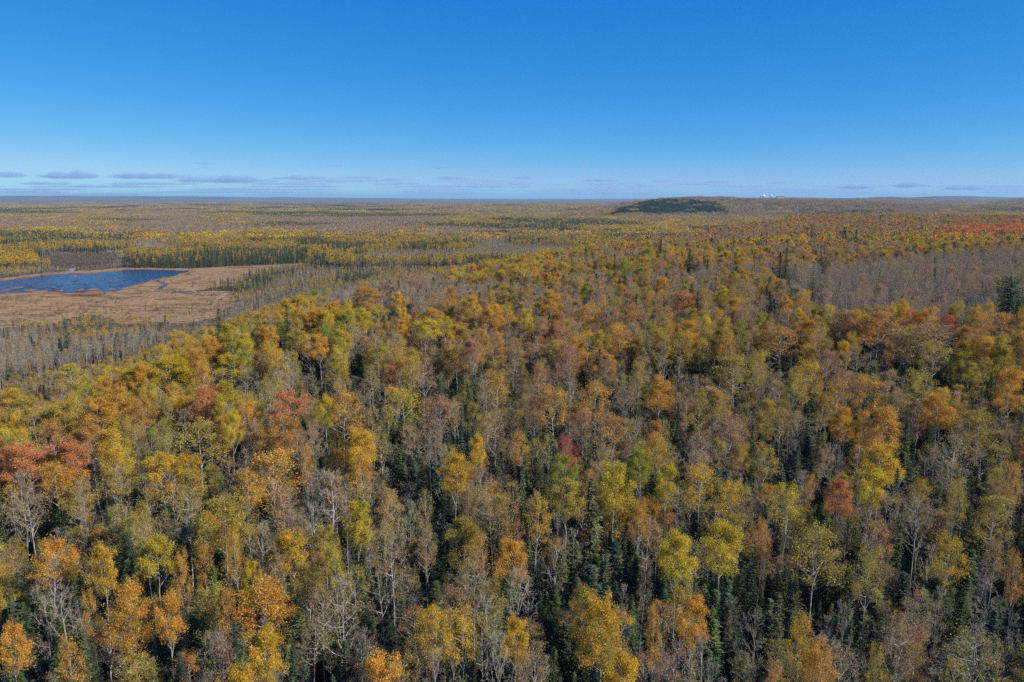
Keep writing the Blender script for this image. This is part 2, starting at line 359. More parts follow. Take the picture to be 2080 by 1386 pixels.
# ------------------------------------------------------------------ ground, water and other setting
def tag(o, label=None, cat=None, group=None, kind=None):
    if label: o['label'] = label
    if cat: o['category'] = cat
    if group: o['group'] = group
    if kind: o['kind'] = kind
    return o
def link(name, me, parent=None):
    o = bpy.data.objects.new(name, me); COL.objects.link(o)
    if parent: o.parent = parent
    return o
def sheet(name, rads, angs, zf, m):
    R_, A_ = np.meshgrid(rads, angs, indexing='ij'); X, Y = R_ * np.sin(A_), R_ * np.cos(A_); Z = zf(X, Y)
    nr, na = R_.shape; V = np.column_stack([X.ravel(), Y.ravel(), Z.ravel()])
    i, j = np.meshgrid(np.arange(nr - 1), np.arange(na - 1), indexing='ij'); k = i * na + j
    F = np.stack([k, k + 1, k + na + 1, k + na], -1).reshape(-1, 4)[:, ::-1]
    me = bpy.data.meshes.new(name); me.from_pydata(V.tolist(), [], F.tolist()); me.materials.append(m)
    me.polygons.foreach_set('use_smooth', np.ones(len(F), bool)); me.update()
    return tag(link(name, me), kind='structure')
front = np.radians(np.concatenate([np.linspace(-180, -52, 27)[:-1], np.linspace(-52, 52, 210), np.linspace(52, 180, 27)[1:]]))
M_LITTER = ramp_ground('forest_floor', [(.30, (.07, .055, .038)), (.55, (.13, .10, .062)), (.72, (.20, .145, .08))], .12, 8, fine=(2.5, .7, 1.2))
sheet('ground', np.concatenate([[0.5], np.geomspace(12, 13000, 420)]), front, lambda x, y: ground(x, y) - .12 * 0, M_LITTER)
M_FARF = ramp_ground('far_canopy', [(.34, (.04, .06, .045)), (.44, (.13, .10, .07)), (.54, (.21, .15, .105)), (.62, (.16, .105, .085)), (.72, (.05, .065, .045))], .0009, 9, (1, 1.6, 1), .65)
sheet('distant_forest', np.geomspace(12600, 60000, 90), front, lambda x, y: ground(x, y) + 6, M_FARF)

def ngon_sheet(name, P, z, m, rough=0.0, seed=1, cx=None):
    """a flat sheet of small cells whose outline follows P, ragged by `rough` metres"""
    Q = np.array(P); x0, y0 = Q.min(0) - 6; x1, y1 = Q.max(0) + 6; cx = cx or (1.5 if x1 - x0 > 60 else .6); cy_ = cx * 1.6
    gx = np.arange(x0, x1, cx); gy = np.arange(y0, y1, cy_); X_, Y_ = np.meshgrid(gx, gy, indexing='ij')
    wx = X_ + cx / 2 + rough * 3.2 * (fbm(X_ / 9, Y_ / 13, seed) - .5); wy = Y_ + cy_ / 2 + rough * 4.0 * (fbm(X_ / 9, Y_ / 13, seed + 40) - .5)
    k = inpoly(wx.ravel(), wy.ravel(), P); X_, Y_ = X_.ravel()[k], Y_.ravel()[k]; Z_ = np.full(len(X_), z)
    q = np.stack([np.stack([X_, Y_, Z_], -1), np.stack([X_ + cx, Y_, Z_], -1), np.stack([X_ + cx, Y_ + cy_, Z_], -1), np.stack([X_, Y_ + cy_, Z_], -1)], 1)
    b = MB(); b.quads(q, 0); return tag(link(name, b.build(name, [m])), kind='structure')
M_MARSH = ramp_ground('dry_sedge', [(.32, (.10, .058, .034)), (.42, (.25, .14, .07)), (.50, (.42, .265, .14)), (.57, (.30, .175, .085)), (.66, (.16, .12, .055))], .022, 9, (1, 1.8, 1), .66, fine=(.35, .72, 1.22))
ngon_sheet('marsh', MARSH, .10, M_MARSH, 3.5, 3)
M_RUST = ramp_ground('russet_sedge', [(.30, (.13, .065, .036)), (.5, (.30, .155, .08)), (.70, (.40, .27, .15))], .05, 7, (1, 2, 1), .65, fine=(.5, .7, 1.25))
pc_ = np.mean(np.array(POND), 0)
FR = []
for (xa, ya) in POND:
    FR.append((xa + np.sign(xa - pc_[0]) * 6, ya + (9 if ya > pc_[1] else -16)))
ngon_sheet('sedge_fringe', FR, .13, M_RUST, 1.8, 6)
def ribbon(name, P, w, z, m, seed):
    r = np.random.default_rng(seed); b = MB(); A = []
    for (x0, y0), (x1, y1) in zip(P[:-1], P[1:]):
        for k in range(8): A.append((x0 + (x1 - x0) * k / 8, y0 + (y1 - y0) * k / 8))
    A = np.array(A) + r.normal(0, .5, (len(A), 2)); d = np.gradient(A, axis=0); d /= np.linalg.norm(d, axis=1, keepdims=True); nn = np.column_stack([-d[:, 1], d[:, 0]]) * (w * r.uniform(.6, 1.3, len(A)))[:, None]
    L_, R_ = A + nn, A - nn; Z3 = np.full((len(A), 1), z); L_, R_ = np.hstack([L_, Z3]), np.hstack([R_, Z3]); b.quads(np.stack([R_[:-1], R_[1:], L_[1:], L_[:-1]], 1), 0)
    return tag(link(name, b.build(name, [m])), kind='structure')
M_BOG = ramp_ground('bog_heath', [(.3, (.055, .035, .032)), (.5, (.10, .065, .055)), (.7, (.16, .11, .075))], .03, 7, fine=(.4, .7, 1.2))
ngon_sheet('bog', BOG, .10, M_BOG, 2.0, 4)
def water_mat():
    m, n, l = mat('pond_water'); out = n.new('ShaderNodeOutputMaterial')
    p = n.new('ShaderNodeBsdfPrincipled'); p.inputs['Base Color'].default_value = (.008, .035, .10, 1); p.inputs['Roughness'].default_value = .12; p.inputs['IOR'].default_value = 1.33
    g = n.new('ShaderNodeNewGeometry'); nz = n.new('ShaderNodeTexNoise'); nz.inputs['Scale'].default_value = .6; nz.inputs['Detail'].default_value = 4
    b = n.new('ShaderNodeBump'); b.inputs['Strength'].default_value = .8; b.inputs['Distance'].default_value = .5
    l.new(g.outputs['Position'], nz.inputs['Vector']); l.new(nz.outputs['Fac'], b.inputs['Height']); l.new(b.outputs[0], p.inputs['Normal']); l.new(p.outputs[0], out.inputs[0]); return m
M_WATER = water_mat()
ngon_sheet('water', POND, .16, M_WATER, 2.4, 5)
M_STRAW = ramp_ground('pale_straw', [(.3, (.27, .19, .11)), (.7, (.44, .33, .20))], .2, 5)
STREAM = [flat(*p) for p in [(318, 571), (340, 577), (322, 588), (345, 590), (370, 596), (410, 600), (445, 600)]]
ribbon('stream', STREAM, 1.6, .135, M_WATER, 61)
ribbon('pale_channel', [flat(*p) for p in [(520, 548), (430, 562), (360, 580), (400, 594), (462, 594), (440, 612), (428, 628), (395, 640)]], 1.2, .12, M_STRAW, 62)
ribbon('pale_path', [flat(*p) for p in [(-60, 618), (60, 616), (170, 612), (240, 600), (300, 588), (352, 572)]], .9, .125, M_STRAW, 63)

# ------------------------------------------------------------------ point-instanced mass
def mass(name, pts, rotz, scl, vi, tint, colc, label, cat):
    me = bpy.data.meshes.new(name); me.vertices.add(len(pts)); me.vertices.foreach_set('co', np.asarray(pts, np.float32).ravel())
    a = me.attributes.new('scl', 'FLOAT_VECTOR', 'POINT'); a.data.foreach_set('vector', np.asarray(scl, np.float32).ravel())
    e = np.zeros((len(pts), 3), np.float32); e[:, 2] = rotz
    e[:, :2] = rng.normal(0, .025, (len(pts), 2))
    a = me.attributes.new('rot', 'FLOAT_VECTOR', 'POINT'); a.data.foreach_set('vector', e.ravel())
    a = me.attributes.new('vi', 'INT', 'POINT'); a.data.foreach_set('value', np.asarray(vi, np.int32))
    a = me.attributes.new('tint', 'FLOAT_COLOR', 'POINT'); a.data.foreach_set('color', np.column_stack([tint, np.ones(len(pts))]).astype(np.float32).ravel())
    me.update(); o = link(name, me); tag(o, label, cat, kind='stuff')
    ng = bpy.data.node_groups.new(name + '_scatter', 'GeometryNodeTree')
    ng.interface.new_socket('Geometry', in_out='INPUT', socket_type='NodeSocketGeometry'); ng.interface.new_socket('Geometry', in_out='OUTPUT', socket_type='NodeSocketGeometry')
    n = ng.nodes; gi, go = n.new('NodeGroupInput'), n.new('NodeGroupOutput')
    ip = n.new('GeometryNodeInstanceOnPoints'); ci = n.new('GeometryNodeCollectionInfo'); ci.inputs[0].default_value = colc; ci.inputs['Separate Children'].default_value = True; ci.inputs['Reset Children'].default_value = True
    def na(nm, ty): x = n.new('GeometryNodeInputNamedAttribute'); x.data_type = ty; x.inputs['Name'].default_value = nm; return x.outputs[0]
    er = n.new('FunctionNodeEulerToRotation'); lk = ng.links
    lk.new(gi.outputs[0], ip.inputs['Points']); lk.new(ci.outputs[0], ip.inputs['Instance']); ip.inputs['Pick Instance'].default_value = True
    lk.new(na('vi', 'INT'), ip.inputs['Instance Index']); lk.new(na('rot', 'FLOAT_VECTOR'), er.inputs[0]); lk.new(er.outputs[0], ip.inputs['Rotation']); lk.new(na('scl', 'FLOAT_VECTOR'), ip.inputs['Scale'])
    lk.new(ip.outputs[0], go.inputs[0])
    md = o.modifiers.new('scatter', 'NODES'); md.node_group = ng
    return o

# ------------------------------------------------------------------ tree colours
TINT = {'G': (.70, .45, .055), 'O': (.70, .385, .065), 'Y': (.64, .50, .055), 'L': (.37, .37, .055), 'V': (.50, .375, .075), 'T': (.50, .335, .155), 'R': (.68, .29, .115), 'K': (.54, .13, .09), 'P': (.50, .275, .165), 'E': (.60, .32, .085)}
WORD = {'G': 'golden', 'O': 'orange-gold', 'Y': 'yellow', 'L': 'lime-green', 'V': 'olive-gold', 'T': 'tan', 'R': 'orange-red', 'K': 'crimson', 'P': 'pinkish-brown', 'E': 'rusty orange'}
KEYS = list(TINT); TARR = np.array([TINT[k] for k in KEYS])
NEEDLE = np.array([(.09, .125, .06), (.15, .155, .075), (.09, .12, .075), (.12, .16, .06)])

# trees read one by one off the photograph: crown centre, width, height, colour, fullness
HERO = """20 1315 64 100 O0;110 1140 88 92 O0;205 1140 60 66 G0;262 1245 98 140 O0;200 1235 52 110 O1;345 1232 64 64 O0;320 1122 78 76 Y0;380 1138 46 56 O1;450 1060 100 108 V0;478 1100 46 60 O1;140 1320 62 74 O1;
300 1058 60 80 V1;520 1245 112 150 O0;455 1240 58 90 O1;545 1310 80 90 G0;475 1372 82 60 G0;595 1108 80 60 G0;716 1062 66 104 Y0;513 1160 46 46 Y0;690 1120 50 60 Y1;725 905 82 70 G0;735 955 74 60 O1;545 960 120 110 O1;500 985 70 80 O1;
627 935 36 70 O1;925 965 74 90 G0;965 912 36 66 G0;876 1275 88 100 G1;955 1275 88 96 G1;1045 1282 62 64 G0;775 1368 110 66 O0;1035 1122 72 70 O0;1080 1030 66 64 G1;1150 1010 76 74 V0;1140 952 66 64 L0;1140 906 56 50 K1;
1250 982 88 92 Y0;1310 945 62 70 L0;1350 968 52 60 Y0;1282 1052 62 84 O1;1210 1272 106 136 G0;1255 1362 96 70 G0;1375 1130 86 100 Y0;1465 1108 82 112 Y0;1480 1010 70 80 G1;1425 985 80 100 G1;1420 945 80 60 T1;1405 1250 76 92 O0;1325 1272 42 92 O1;
1355 1335 92 90 P2;1075 1352 104 84 T2;1772 985 74 72 Y0;1705 1008 56 76 R0;1590 1012 96 72 Y1;1790 870 74 96 O0;1785 940 80 84 G0;1715 860 60 76 O0;1650 1110 124 100 V1;1775 1145 92 76 V1;1910 1120 92 96 G1;2012 1052 82 116 V1;
1622 1290 70 84 G1;1680 1330 78 92 O1;1990 1322 118 108 V2;1820 1290 80 110 T2;1770 1340 56 96 V1;2052 785 62 76 O0;1990 880 84 100 V1;1905 832 72 68 O0;1935 930 104 110 T2;2066 968 40 60 O1;1572 1366 64 50 E1;2062 1150 46 80 E1;2010 1130 60 90 T1;
60 932 100 62 R0;150 926 72 70 R0;110 965 86 64 O1;15 930 60 60 R0;410 820 72 70 R0;592 822 78 60 R0;572 880 66 76 E0;330 960 80 84 G0;240 965 110 72 V1;400 892 110 84 V1;690 832 82 80 O1;664 826 44 46 Y0;820 830 86 90 Y1;900 838 72 84 P1;875 892 62 64 T2;
1000 782 62 54 O1;340 755 76 62 Y0;285 762 56 50 O0;140 762 62 52 Y1;430 706 50 46 O0;470 738 70 44 Y0;505 700 44 50 Y0;540 690 42 62 O0;200 836 76 60 O0;50 842 88 80 V0;122 852 80 74 V0;245 815 70 60 O0;300 830 64 60 O1;20 815 60 56 G0;
360 690 44 40 G0;405 760 60 50 O1;550 730 60 50 G1;600 690 50 44 V0;650 700 46 46 O0;690 690 44 44 Y0;740 605 70 48 E0;700 650 44 40 L0;770 640 50 46 Y1;860 668 62 44 Y0;900 660 40 40 Y0;930 722 66 46 E1;962 706 42 38 P0;630 650 44 46 O0;810 610 40 36 G0;
1140 680 42 60 R1;1160 735 52 64 P1;1130 820 82 82 O1;1086 836 50 74 P1;1212 812 74 84 O1;1340 790 64 62 O0;1490 762 82 92 V1;1590 690 96 62 E1;1640 762 64 66 G1;1600 775 60 56 V1;1420 832 52 84 V1;1488 872 82 72 P1;1330 872 42 40 E0;
1780 662 88 72 E1;1705 655 62 60 P1;1900 690 130 70 T1;1840 700 90 70 T1;1920 655 62 32 K1;1850 640 50 34 R1;2000 660 60 50 E1;1850 780 84 70 V1;1760 790 80 66 O1;1700 800 70 70 O1;1680 740 60 60 P1;1900 720 70 60 V1;2030 660 70 60 E1;
1390 610 56 46 R1;1345 582 38 40 O0;1245 568 36 40 V0;1192 590 32 34 L0;1270 546 34 34 L0;1065 648 36 42 Y0;1465 598 36 38 Y0;1310 560 40 40 V0;1120 610 50 44 O0;1200 640 46 50 O1;1030 600 44 44 V0;1000 640 50 50 O0;950 620 44 40 G0;1260 690 60 60 O1;1380 700 54 60 V1;
1240 880 80 84 E1;1220 930 70 60 T1;1590 860 70 70 V1;1550 930 70 80 V1;1330 900 60 50 G1;1060 900 54 56 O1;1430 900 60 60 T2;1005 870 60 80 T2;560 1160 60 60 T2;650 1230 80 110 T2;800 1110 90 120 T2;870 1080 56 66 T1;960 1160 70 90 T2;1240 1320 40 60 V1;
1865 1020 70 70 T2;1940 1010 60 70 V1;1560 1090 40 80 E1;1300 1150 40 60 T2;60 1010 80 60 T2;160 1010 80 70 V1;700 1010 50 60 T2;380 1010 60 60 V2;1480 700 50 50 O1;1540 740 46 70 V1;1290 760 50 60 V1;1050 730 50 60 T1;1000 700 50 60 T2;860 760 60 70 T2;760 770 50 60 V2;
100 880 80 60 E1;190 890 70 60 E0;300 890 80 60 T2;470 860 40 60 Y0;520 880 60 70 T2;640 880 50 60 T1;780 900 50 70 V2;1090 760 44 50 E1;1180 860 60 60 P1"""
HCON = """1205 1085 62 235 1;1256 1195 56 135 1;75 1066 50 92 3;1525 1200 44 185 0;1440 1335 72 135 2;2052 622 78 118 4;1142 1180 60 170 1;800 1300 44 110 0;1612 1210 28 160 1;1668 1262 24 84 0;620 765 34 66 0;655 790 28 70 0;440 780 24 60 0;
520 800 28 60 0;840 830 26 60 0;730 760 34 80 0;1585 530 18 36 0;1598 522 18 40 0;1672 515 16 40 0;1490 505 12 50 1;1720 480 14 24 0;1740 478 14 24 0;1830 446 26 20 4;1926 446 12 26 0;1872 455 14 20 0;130 668 16 48 0;440 640 14 30 0;580 640 18 40 0;870 990 40 100 0;
1640 474 14 26 0;1652 470 14 30 0;1700 474 14 26 0;1560 484 14 26 0;1790 444 12 16 0;1340 500 14 30 0;1400 520 14 34 0;1250 530 14 30 0;1655 545 14 30 0;1350 1190 40 110 2;1700 1180 40 120 0;900 1150 30 100 0;330 1300 60 100 0;820 960 36 110 0;1580 930 36 100 0;1830 1190 44 120 2;2040 1230 40 120 0;700 1110 44 70 3;1960 1230 44 120 0;1300 1230 36 110 1;240 1230 30 80 0;1190 1330 50 80 0;380 1180 40 70 3;1100 1250 44 100 0;100 1380 60 80 0"""
HBARE = """672 1000 92 112;1376 1022 50 66;1052 1195 94 110;780 1180 80 120;480 640 50 60;1530 1000 60 70;1870 1080 80 140;170 1030 60 150;250 1010 60 160;90 1250 60 130;430 1320 80 110;690 1210 90 120;1010 1320 90 90;1540 1290 70 120;1720 1260 60 100;580 1040 50 90;40 1000 60 110;
900 940 50 90;1430 1320 60 90;1130 1090 60 110;350 1010 60 110;860 700 50 60;1600 650 60 60;1690 930 60 70;830 1050 60 90;1470 930 70 60;380 860 70 80;500 770 60 60;200 960 60 80;640 1060 50 90;1900 1240 60 120;2050 1280 50 100;300 1000 50 100;1000 1050 60 100;1800 1050 60 120"""
trees = []     # dict: x,y,kind,var,H,R,col(index or tint),hero
hr = np.random.default_rng(11)
def place(px, py, w, h, Hg, kind):
    H = Hg
    for _ in range(4):
        ch = h * (at(px, py, H * .7)[2]) / FPX * .86 if kind != 4 else None
        mid = H * .5 if kind == 4 else max(H - ch / 2, H * .45)
        x, y, t = at(px, py, mid)
        if kind == 4: H = min(26, max(6, h * t / FPX * 1.06))
    return x, y, t, H, w * t / FPX / 2, ch
for s in HERO.replace('\n', '').split(';'):
    a = s.split(); px, py, w, h = map(float, a[:4]); k = int(a[4][1]); c = a[4][0]
    x, y, t, H, R, ch = place(px, py, w, h, hr.uniform(15.5, 18.5), k)
    cbw = 1 - min(ch, .7 * H) / H
    var = int(np.argmin([abs(q - cbw) + hr.uniform(0, .05) for q in CBF[k]]))
    trees.append(dict(x=x, y=y, k=k, v=var, H=H, R=R, t=np.array(TINT[c]) * hr.uniform(.9, 1.1), c=c, hero=1))
for s in HCON.replace('\n', '').split(';'):
    px, py, w, h, v = map(float, s.split())
    lt = 1.0
    if py < 700 and v != 4:
        H = hr.uniform(19, 21.5); x, y, t = at(px, py - h / 2, H); R = max(2.3, w * t / FPX / 2 * 1.5)
    else:
        x, y, t, H, R, _ = place(px, py, w, h, 14, 4); lt = 1.5 if v == 4 else 1.0
    trees.append(dict(x=x, y=y, k=4, v=4 if v == 4 else int(hr.integers(0, 4)), H=H, R=R, t=NEEDLE[int(v) % 4] * hr.uniform(1.05, 1.3) * lt, c='', hero=1))
for s in HBARE.replace('\n', '').split(';'):
    px, py, w, h = map(float, s.split()); x, y, t, H, R, ch = place(px, py, w, h, hr.uniform(14, 17), 3)
    trees.append(dict(x=x, y=y, k=3, v=int(hr.integers(0, 4)), H=H, R=R, t=np.array((.25, .22, .19)), c='', hero=1))
hx = np.array([t['x'] for t in trees]); hy = np.array([t['y'] for t in trees]); hk = np.array([t['k'] for t in trees]); hRr = np.array([t['R'] for t in trees]); hH = np.array([t['H'] for t in trees])
hz = ground(hx, hy); hcu, hcv, hdep = proj(hx, hy, hz + np.where(hk == 4, .62, .76) * hH)

def grid_pts(y0, y1, cell, seed, margin=45, xr=.66, rmin=None):
    r = np.random.default_rng(seed); xm = y1 * xr + margin
    gx, gy = np.meshgrid(np.arange(-xm, xm, cell), np.arange(y0, y1, cell)); n = gx.size
    x = gx.ravel() + r.uniform(-.48, .48, n) * cell; y = gy.ravel() + r.uniform(-.48, .48, n) * cell
    return (x, y, r)
def stands(x, y, r):
    """what grows where: kind, colour key index, height, radius"""
    n = len(x); d = x - xedge(y)
    u = r.random(n); kind = np.full(n, 3); H = r.uniform(12, 16, n); R = r.uniform(1.3, 2.1, n); col = np.zeros(n, int)
    ns = fbm(x / 38, y / 38, 31); nw = fbm(x / 150, y / 150, 41); nf = fbm(x / 90, y / 260, 51)
    def choose(mask, kp, cp, hr_, rr_):
        m = np.nonzero(mask)[0]
        if not len(m): return
        kind[m] = r.choice(5, len(m), p=np.array(kp) / sum(kp))
        ks = list(cp); pr = np.array([cp[k] for k in ks], float); col[m] = np.array([KEYS.index(k) for k in ks])[r.choice(len(ks), len(m), p=pr / pr.sum())]
        H[m] = r.uniform(*hr_, len(m)); R[m] = r.uniform(*rr_, len(m))
    ridge = d > -18
    choose(ridge & (y < 180), (.4, 1.5, 2.8, 2.2, 5.6), dict(T=3.4, V=3.6, O=1.8, G=1.0, P=.7, E=.7), (7, 15), (1.4, 2.7))
    choose(ridge & (y >= 180) & (y < 330), (1.9, 3.6, 3.2, 2.3, 2.4), dict(T=3.2, V=3.6, O=2.6, E=1.4, P=1.0, G=1.4, L=.2), (10, 17), (1.7, 2.9))
    choose(ridge & (y >= 330) & (y < 560), (1.6, 3.2, 4.0, 3.4, 1.9), dict(T=4, V=2.6, E=2.2, P=1.0, O=2.2, G=.9, R=.2, L=.25), (11, 17), (1.7, 3.0))
    choose(ridge & (y >= 560), (1.4, 3.2, 4.2, 4.0, .7), dict(T=4, P=1.8, E=2.6, V=1.4, O=2), (11, 17), (1.8, 3.0))
    choose(ridge & (y >= 115) & (y < 440) & (d < 38 + 40 * (nw - .5)), (2.6, 3.0, 1.8, 2.0, 1.0), dict(Y=3.4, G=3, O=1.7, V=2.6, L=.7, E=.4, R=.15), (13, 17), (1.7, 2.7))
    choose(ridge & (ns > .66) & (y > 170) & (y < 520), (2.2, 3, 1.6, 1.2, 1.2), dict(O=2.4, G=2.4, V=2.6, E=.8, Y=1.4, L=.7, R=.4), (14, 18), (1.8, 2.8))
    choose(ridge & (ns < .36) & (y > 240), (.1, .6, 2.2, 6, .8), dict(T=4, P=3), (13, 16), (1.4, 2.3))
    choose(inpoly(x, y, GREY), (0, .3, 4.0, 7, .2), dict(T=6, P=1.5, V=1), (12, 16), (1.3, 2.2))
    choose(inpoly(x, y, REDS), (6, 3, 0, .6, .2), dict(R=5, K=.3, E=1.0), (13, 16), (2.4, 3.3))
    low = ~ridge
    choose(low & (y < 520), (.05, .3, 1.4, 8, 1.5), dict(V=3, T=3, O=1), (5, 13), (1.1, 2.1))
    choose(low & (y >= 480), (.3, .8, 1.8, 6, 1.0), dict(V=3, T=3, O=1, G=1), (4.5, 7.5), (.8, 1.4)); choose(low & (y >= 380) & (y < 480), (.05, .5, 1.6, 6, 1.0), dict(V=3, T=3), (3, 7.5), (.8, 1.5))
    yb = low & (nf > .53) & (y > 230); choose(yb, (1.5, 4, 3, 2, .4), dict(V=4, Y=1, O=2, G=2, T=2), (3.5, 6.5), (.8, 1.3))
    cb_ = low & (fbm(x / 60, y / 130, 61) > .73); choose(cb_, (.2, .4, .3, 2.5, 5), dict(V=2, O=1), (6, 11), (.9, 1.5))
    choose(low & (d > -55) & (y > 110) & (y < 420) & (r.random(n) < .35), (.8, 2, 2.4, 4, 1.6), dict(Y=2, V=3, G=2, O=1), (9, 14), (1.3, 2.3))
    ed = low & (nw > .60) & (d > -70) & (y > 130) & (y < 330); choose(ed, (2, 2, 1, 3, 2), dict(Y=2, L=1, G=2, O=1), (11, 15), (1.4, 2.2))
    back = low & (y > 850)
    px = 1040 + FX * x / np.maximum(y, 1)
    choose(back, (2.2, 2.4, 1.2, 1.6, 2.4), dict(V=3, G=2.4, Y=1.6, O=2, L=1, T=1), (11, 16), (1.5, 2.6))
    choose(back & (fbm(x / 120, y / 160, 71) > .56), (.3, .3, .3, 1, 7), dict(V=2, O=1), (11, 16), (1.2, 1.8))
    choose(back & (fbm(x / 120, y / 160, 81) > .60), (.1, .5, 1.5, 6, .5), dict(T=2, V=1), (9, 12), (1.2, 1.8))
    choose(back & (y < 935) & (px > 232) & (px < 660), (.3, .5, .3, .8, 7), dict(O=2, G=2, V=1), (9, 14), (1.0, 1.6))
    px = px + 46 * (fbm(x / 40, y / 40, 131) - .5) * 2; pyg = HORIZ + FPX * CZ / np.maximum(y, 1)
    clr = low & (((px > 76) & (px < 262) & (pyg < 558) & (pyg > 513)) | ((px > 225) & (px < 440) & (pyg > 512) & (pyg < 521)))
    choose(clr, (.1, .3, .8, 6, .4), dict(T=3, V=1), (1.8, 4.2), (.8, 1.5))
    choose(back & (px < 76) & (pyg > 524), (3, 2, .5, .6, 3), dict(Y=2, G=3, O=2), (9, 13), (1.3, 2.2))
    return kind, col, H, R
# --- near trees (to about 430 m)
x, y, r = grid_pts(38, 432, 2.85, 21)
ok = (np.abs(x) < y * .66 + 28) & ~noshow(x, y)
x, y = x[ok], y[ok]
kind, col, H, R = stands(x, y, r)
keep = np.ones(len(x), bool)
for i in range(len(hx)):                                   # room round the trees placed above
    dd = np.hypot(x - hx[i], y - hy[i]); keep &= ~((dd < max(1.6, .72 * hRr[i])) & (hdep[i] < 700))
x, y, kind, col, H, R = x[keep], y[keep], kind[keep], col[keep], H[keep], R[keep]
z = ground(x, y)
# undergrowth: conifers low under the canopy near the viewer, slim saplings
und = (kind == 4) & (y < 230); H[und] = r.uniform(4.5, 11, und.sum()); R[und] = r.uniform(.9, 1.7, und.sum())
tall = und & (r.random(len(x)) < .12); H[tall] = r.uniform(12, 17, tall.sum())
cu, cv, dep = proj(x, y, z + .74 * H); rpx = R * FPX / dep
drop = np.zeros(len(x), bool); shrink = np.zeros(len(x), bool)
for i in range(len(hx)):                                   # nothing tall right in front of a placed crown
    if hdep[i] > 420: continue
    wq = hRr[i] * FPX / hdep[i]; hq = hH[i] * FPX / hdep[i] * .5 if hk[i] == 4 else wq * 1.15
    f = (dep < hdep[i] - 1.0) & (dep > hdep[i] - 40) & (np.abs(cu - hcu[i]) < wq * .62 + rpx * .7) & (np.abs(cv - hcv[i]) < hq * .62 + rpx * .9)
    shrink |= f
H[shrink] *= r.uniform(.35, .62, shrink.sum()); kind[shrink & (kind < 3)] = 3; R[shrink] *= .8
for i in range(len(x)):
    k = int(kind[i]); c = KEYS[col[i]]
    t = TARR[col[i]] * r.uniform(.8, 1.12) if k < 3 else ((np.array((.25, .22, .19)) * r.uniform(.8, 1.2)) if k == 3 else NEEDLE[r.integers(0, 4)] * r.uniform(.75, 1.2))
    trees.append(dict(x=x[i], y=y[i], k=k, v=int(r.integers(0, len(RC[k]) - (1 if k == 4 else 0))), H=H[i], R=R[i], t=t, c=c, hero=0))
# --- which trees does one see, and how large
X = np.array([t['x'] for t in trees]); Y = np.array([t['y'] for t in trees]); Hh = np.array([t['H'] for t in trees]); Rr = np.array([t['R'] for t in trees]); K = np.array([t['k'] for t in trees]); Z = ground(X, Y)
cbv = np.array([CBF[t['k']][t['v']] for t in trees]); cm = (1 + cbv) / 2
cu, cv, dep = proj(X, Y, Z + Hh * cm)
BW, BH, S = 520, 346, 4.0
occ = np.zeros((BH, BW), bool); vis = np.zeros(len(X))
for i in np.argsort(dep):
    a = max(.6, Rr[i] * FPX / dep[i] / S); b = max(.8, Hh[i] * (1 - cbv[i]) / 2 * FPX / dep[i] / S * .97); u, v = cu[i] / S, cv[i] / S
    x0, x1, y0, y1 = int(max(0, u - a)), int(min(BW, u + a + 1)), int(max(0, v - b)), int(min(BH, v + b + 1))
    if x0 >= x1 or y0 >= y1: continue
    gy, gx = np.mgrid[y0:y1, x0:x1]; e = ((gx + .5 - u) / a) ** 2 + ((gy + .5 - v) / b) ** 2
    if K[i] == 4: e = np.where(np.abs(gx + .5 - u) < a * (gy + 1 - (v - b)) / (2 * b), 0.5, 2)
    inn = (e < 1); vis[i] = (inn & ~occ[y0:y1, x0:x1]).sum()
    if K[i] in (0, 1, 4): occ[y0:y1, x0:x1] |= (e < .8)
single = np.zeros(len(X), bool)
hero = np.array([t['hero'] for t in trees], bool)
for ks, lim in (((0, 1, 2), 300), ((3,), 260), ((4,), 200)):
    m = np.isin(K, ks) & (vis > 3); idx = np.nonzero(m)[0]; sc_ = vis[idx] + hero[idx] * 1e4
    single[idx[np.argsort(-sc_)[:lim]]] = True
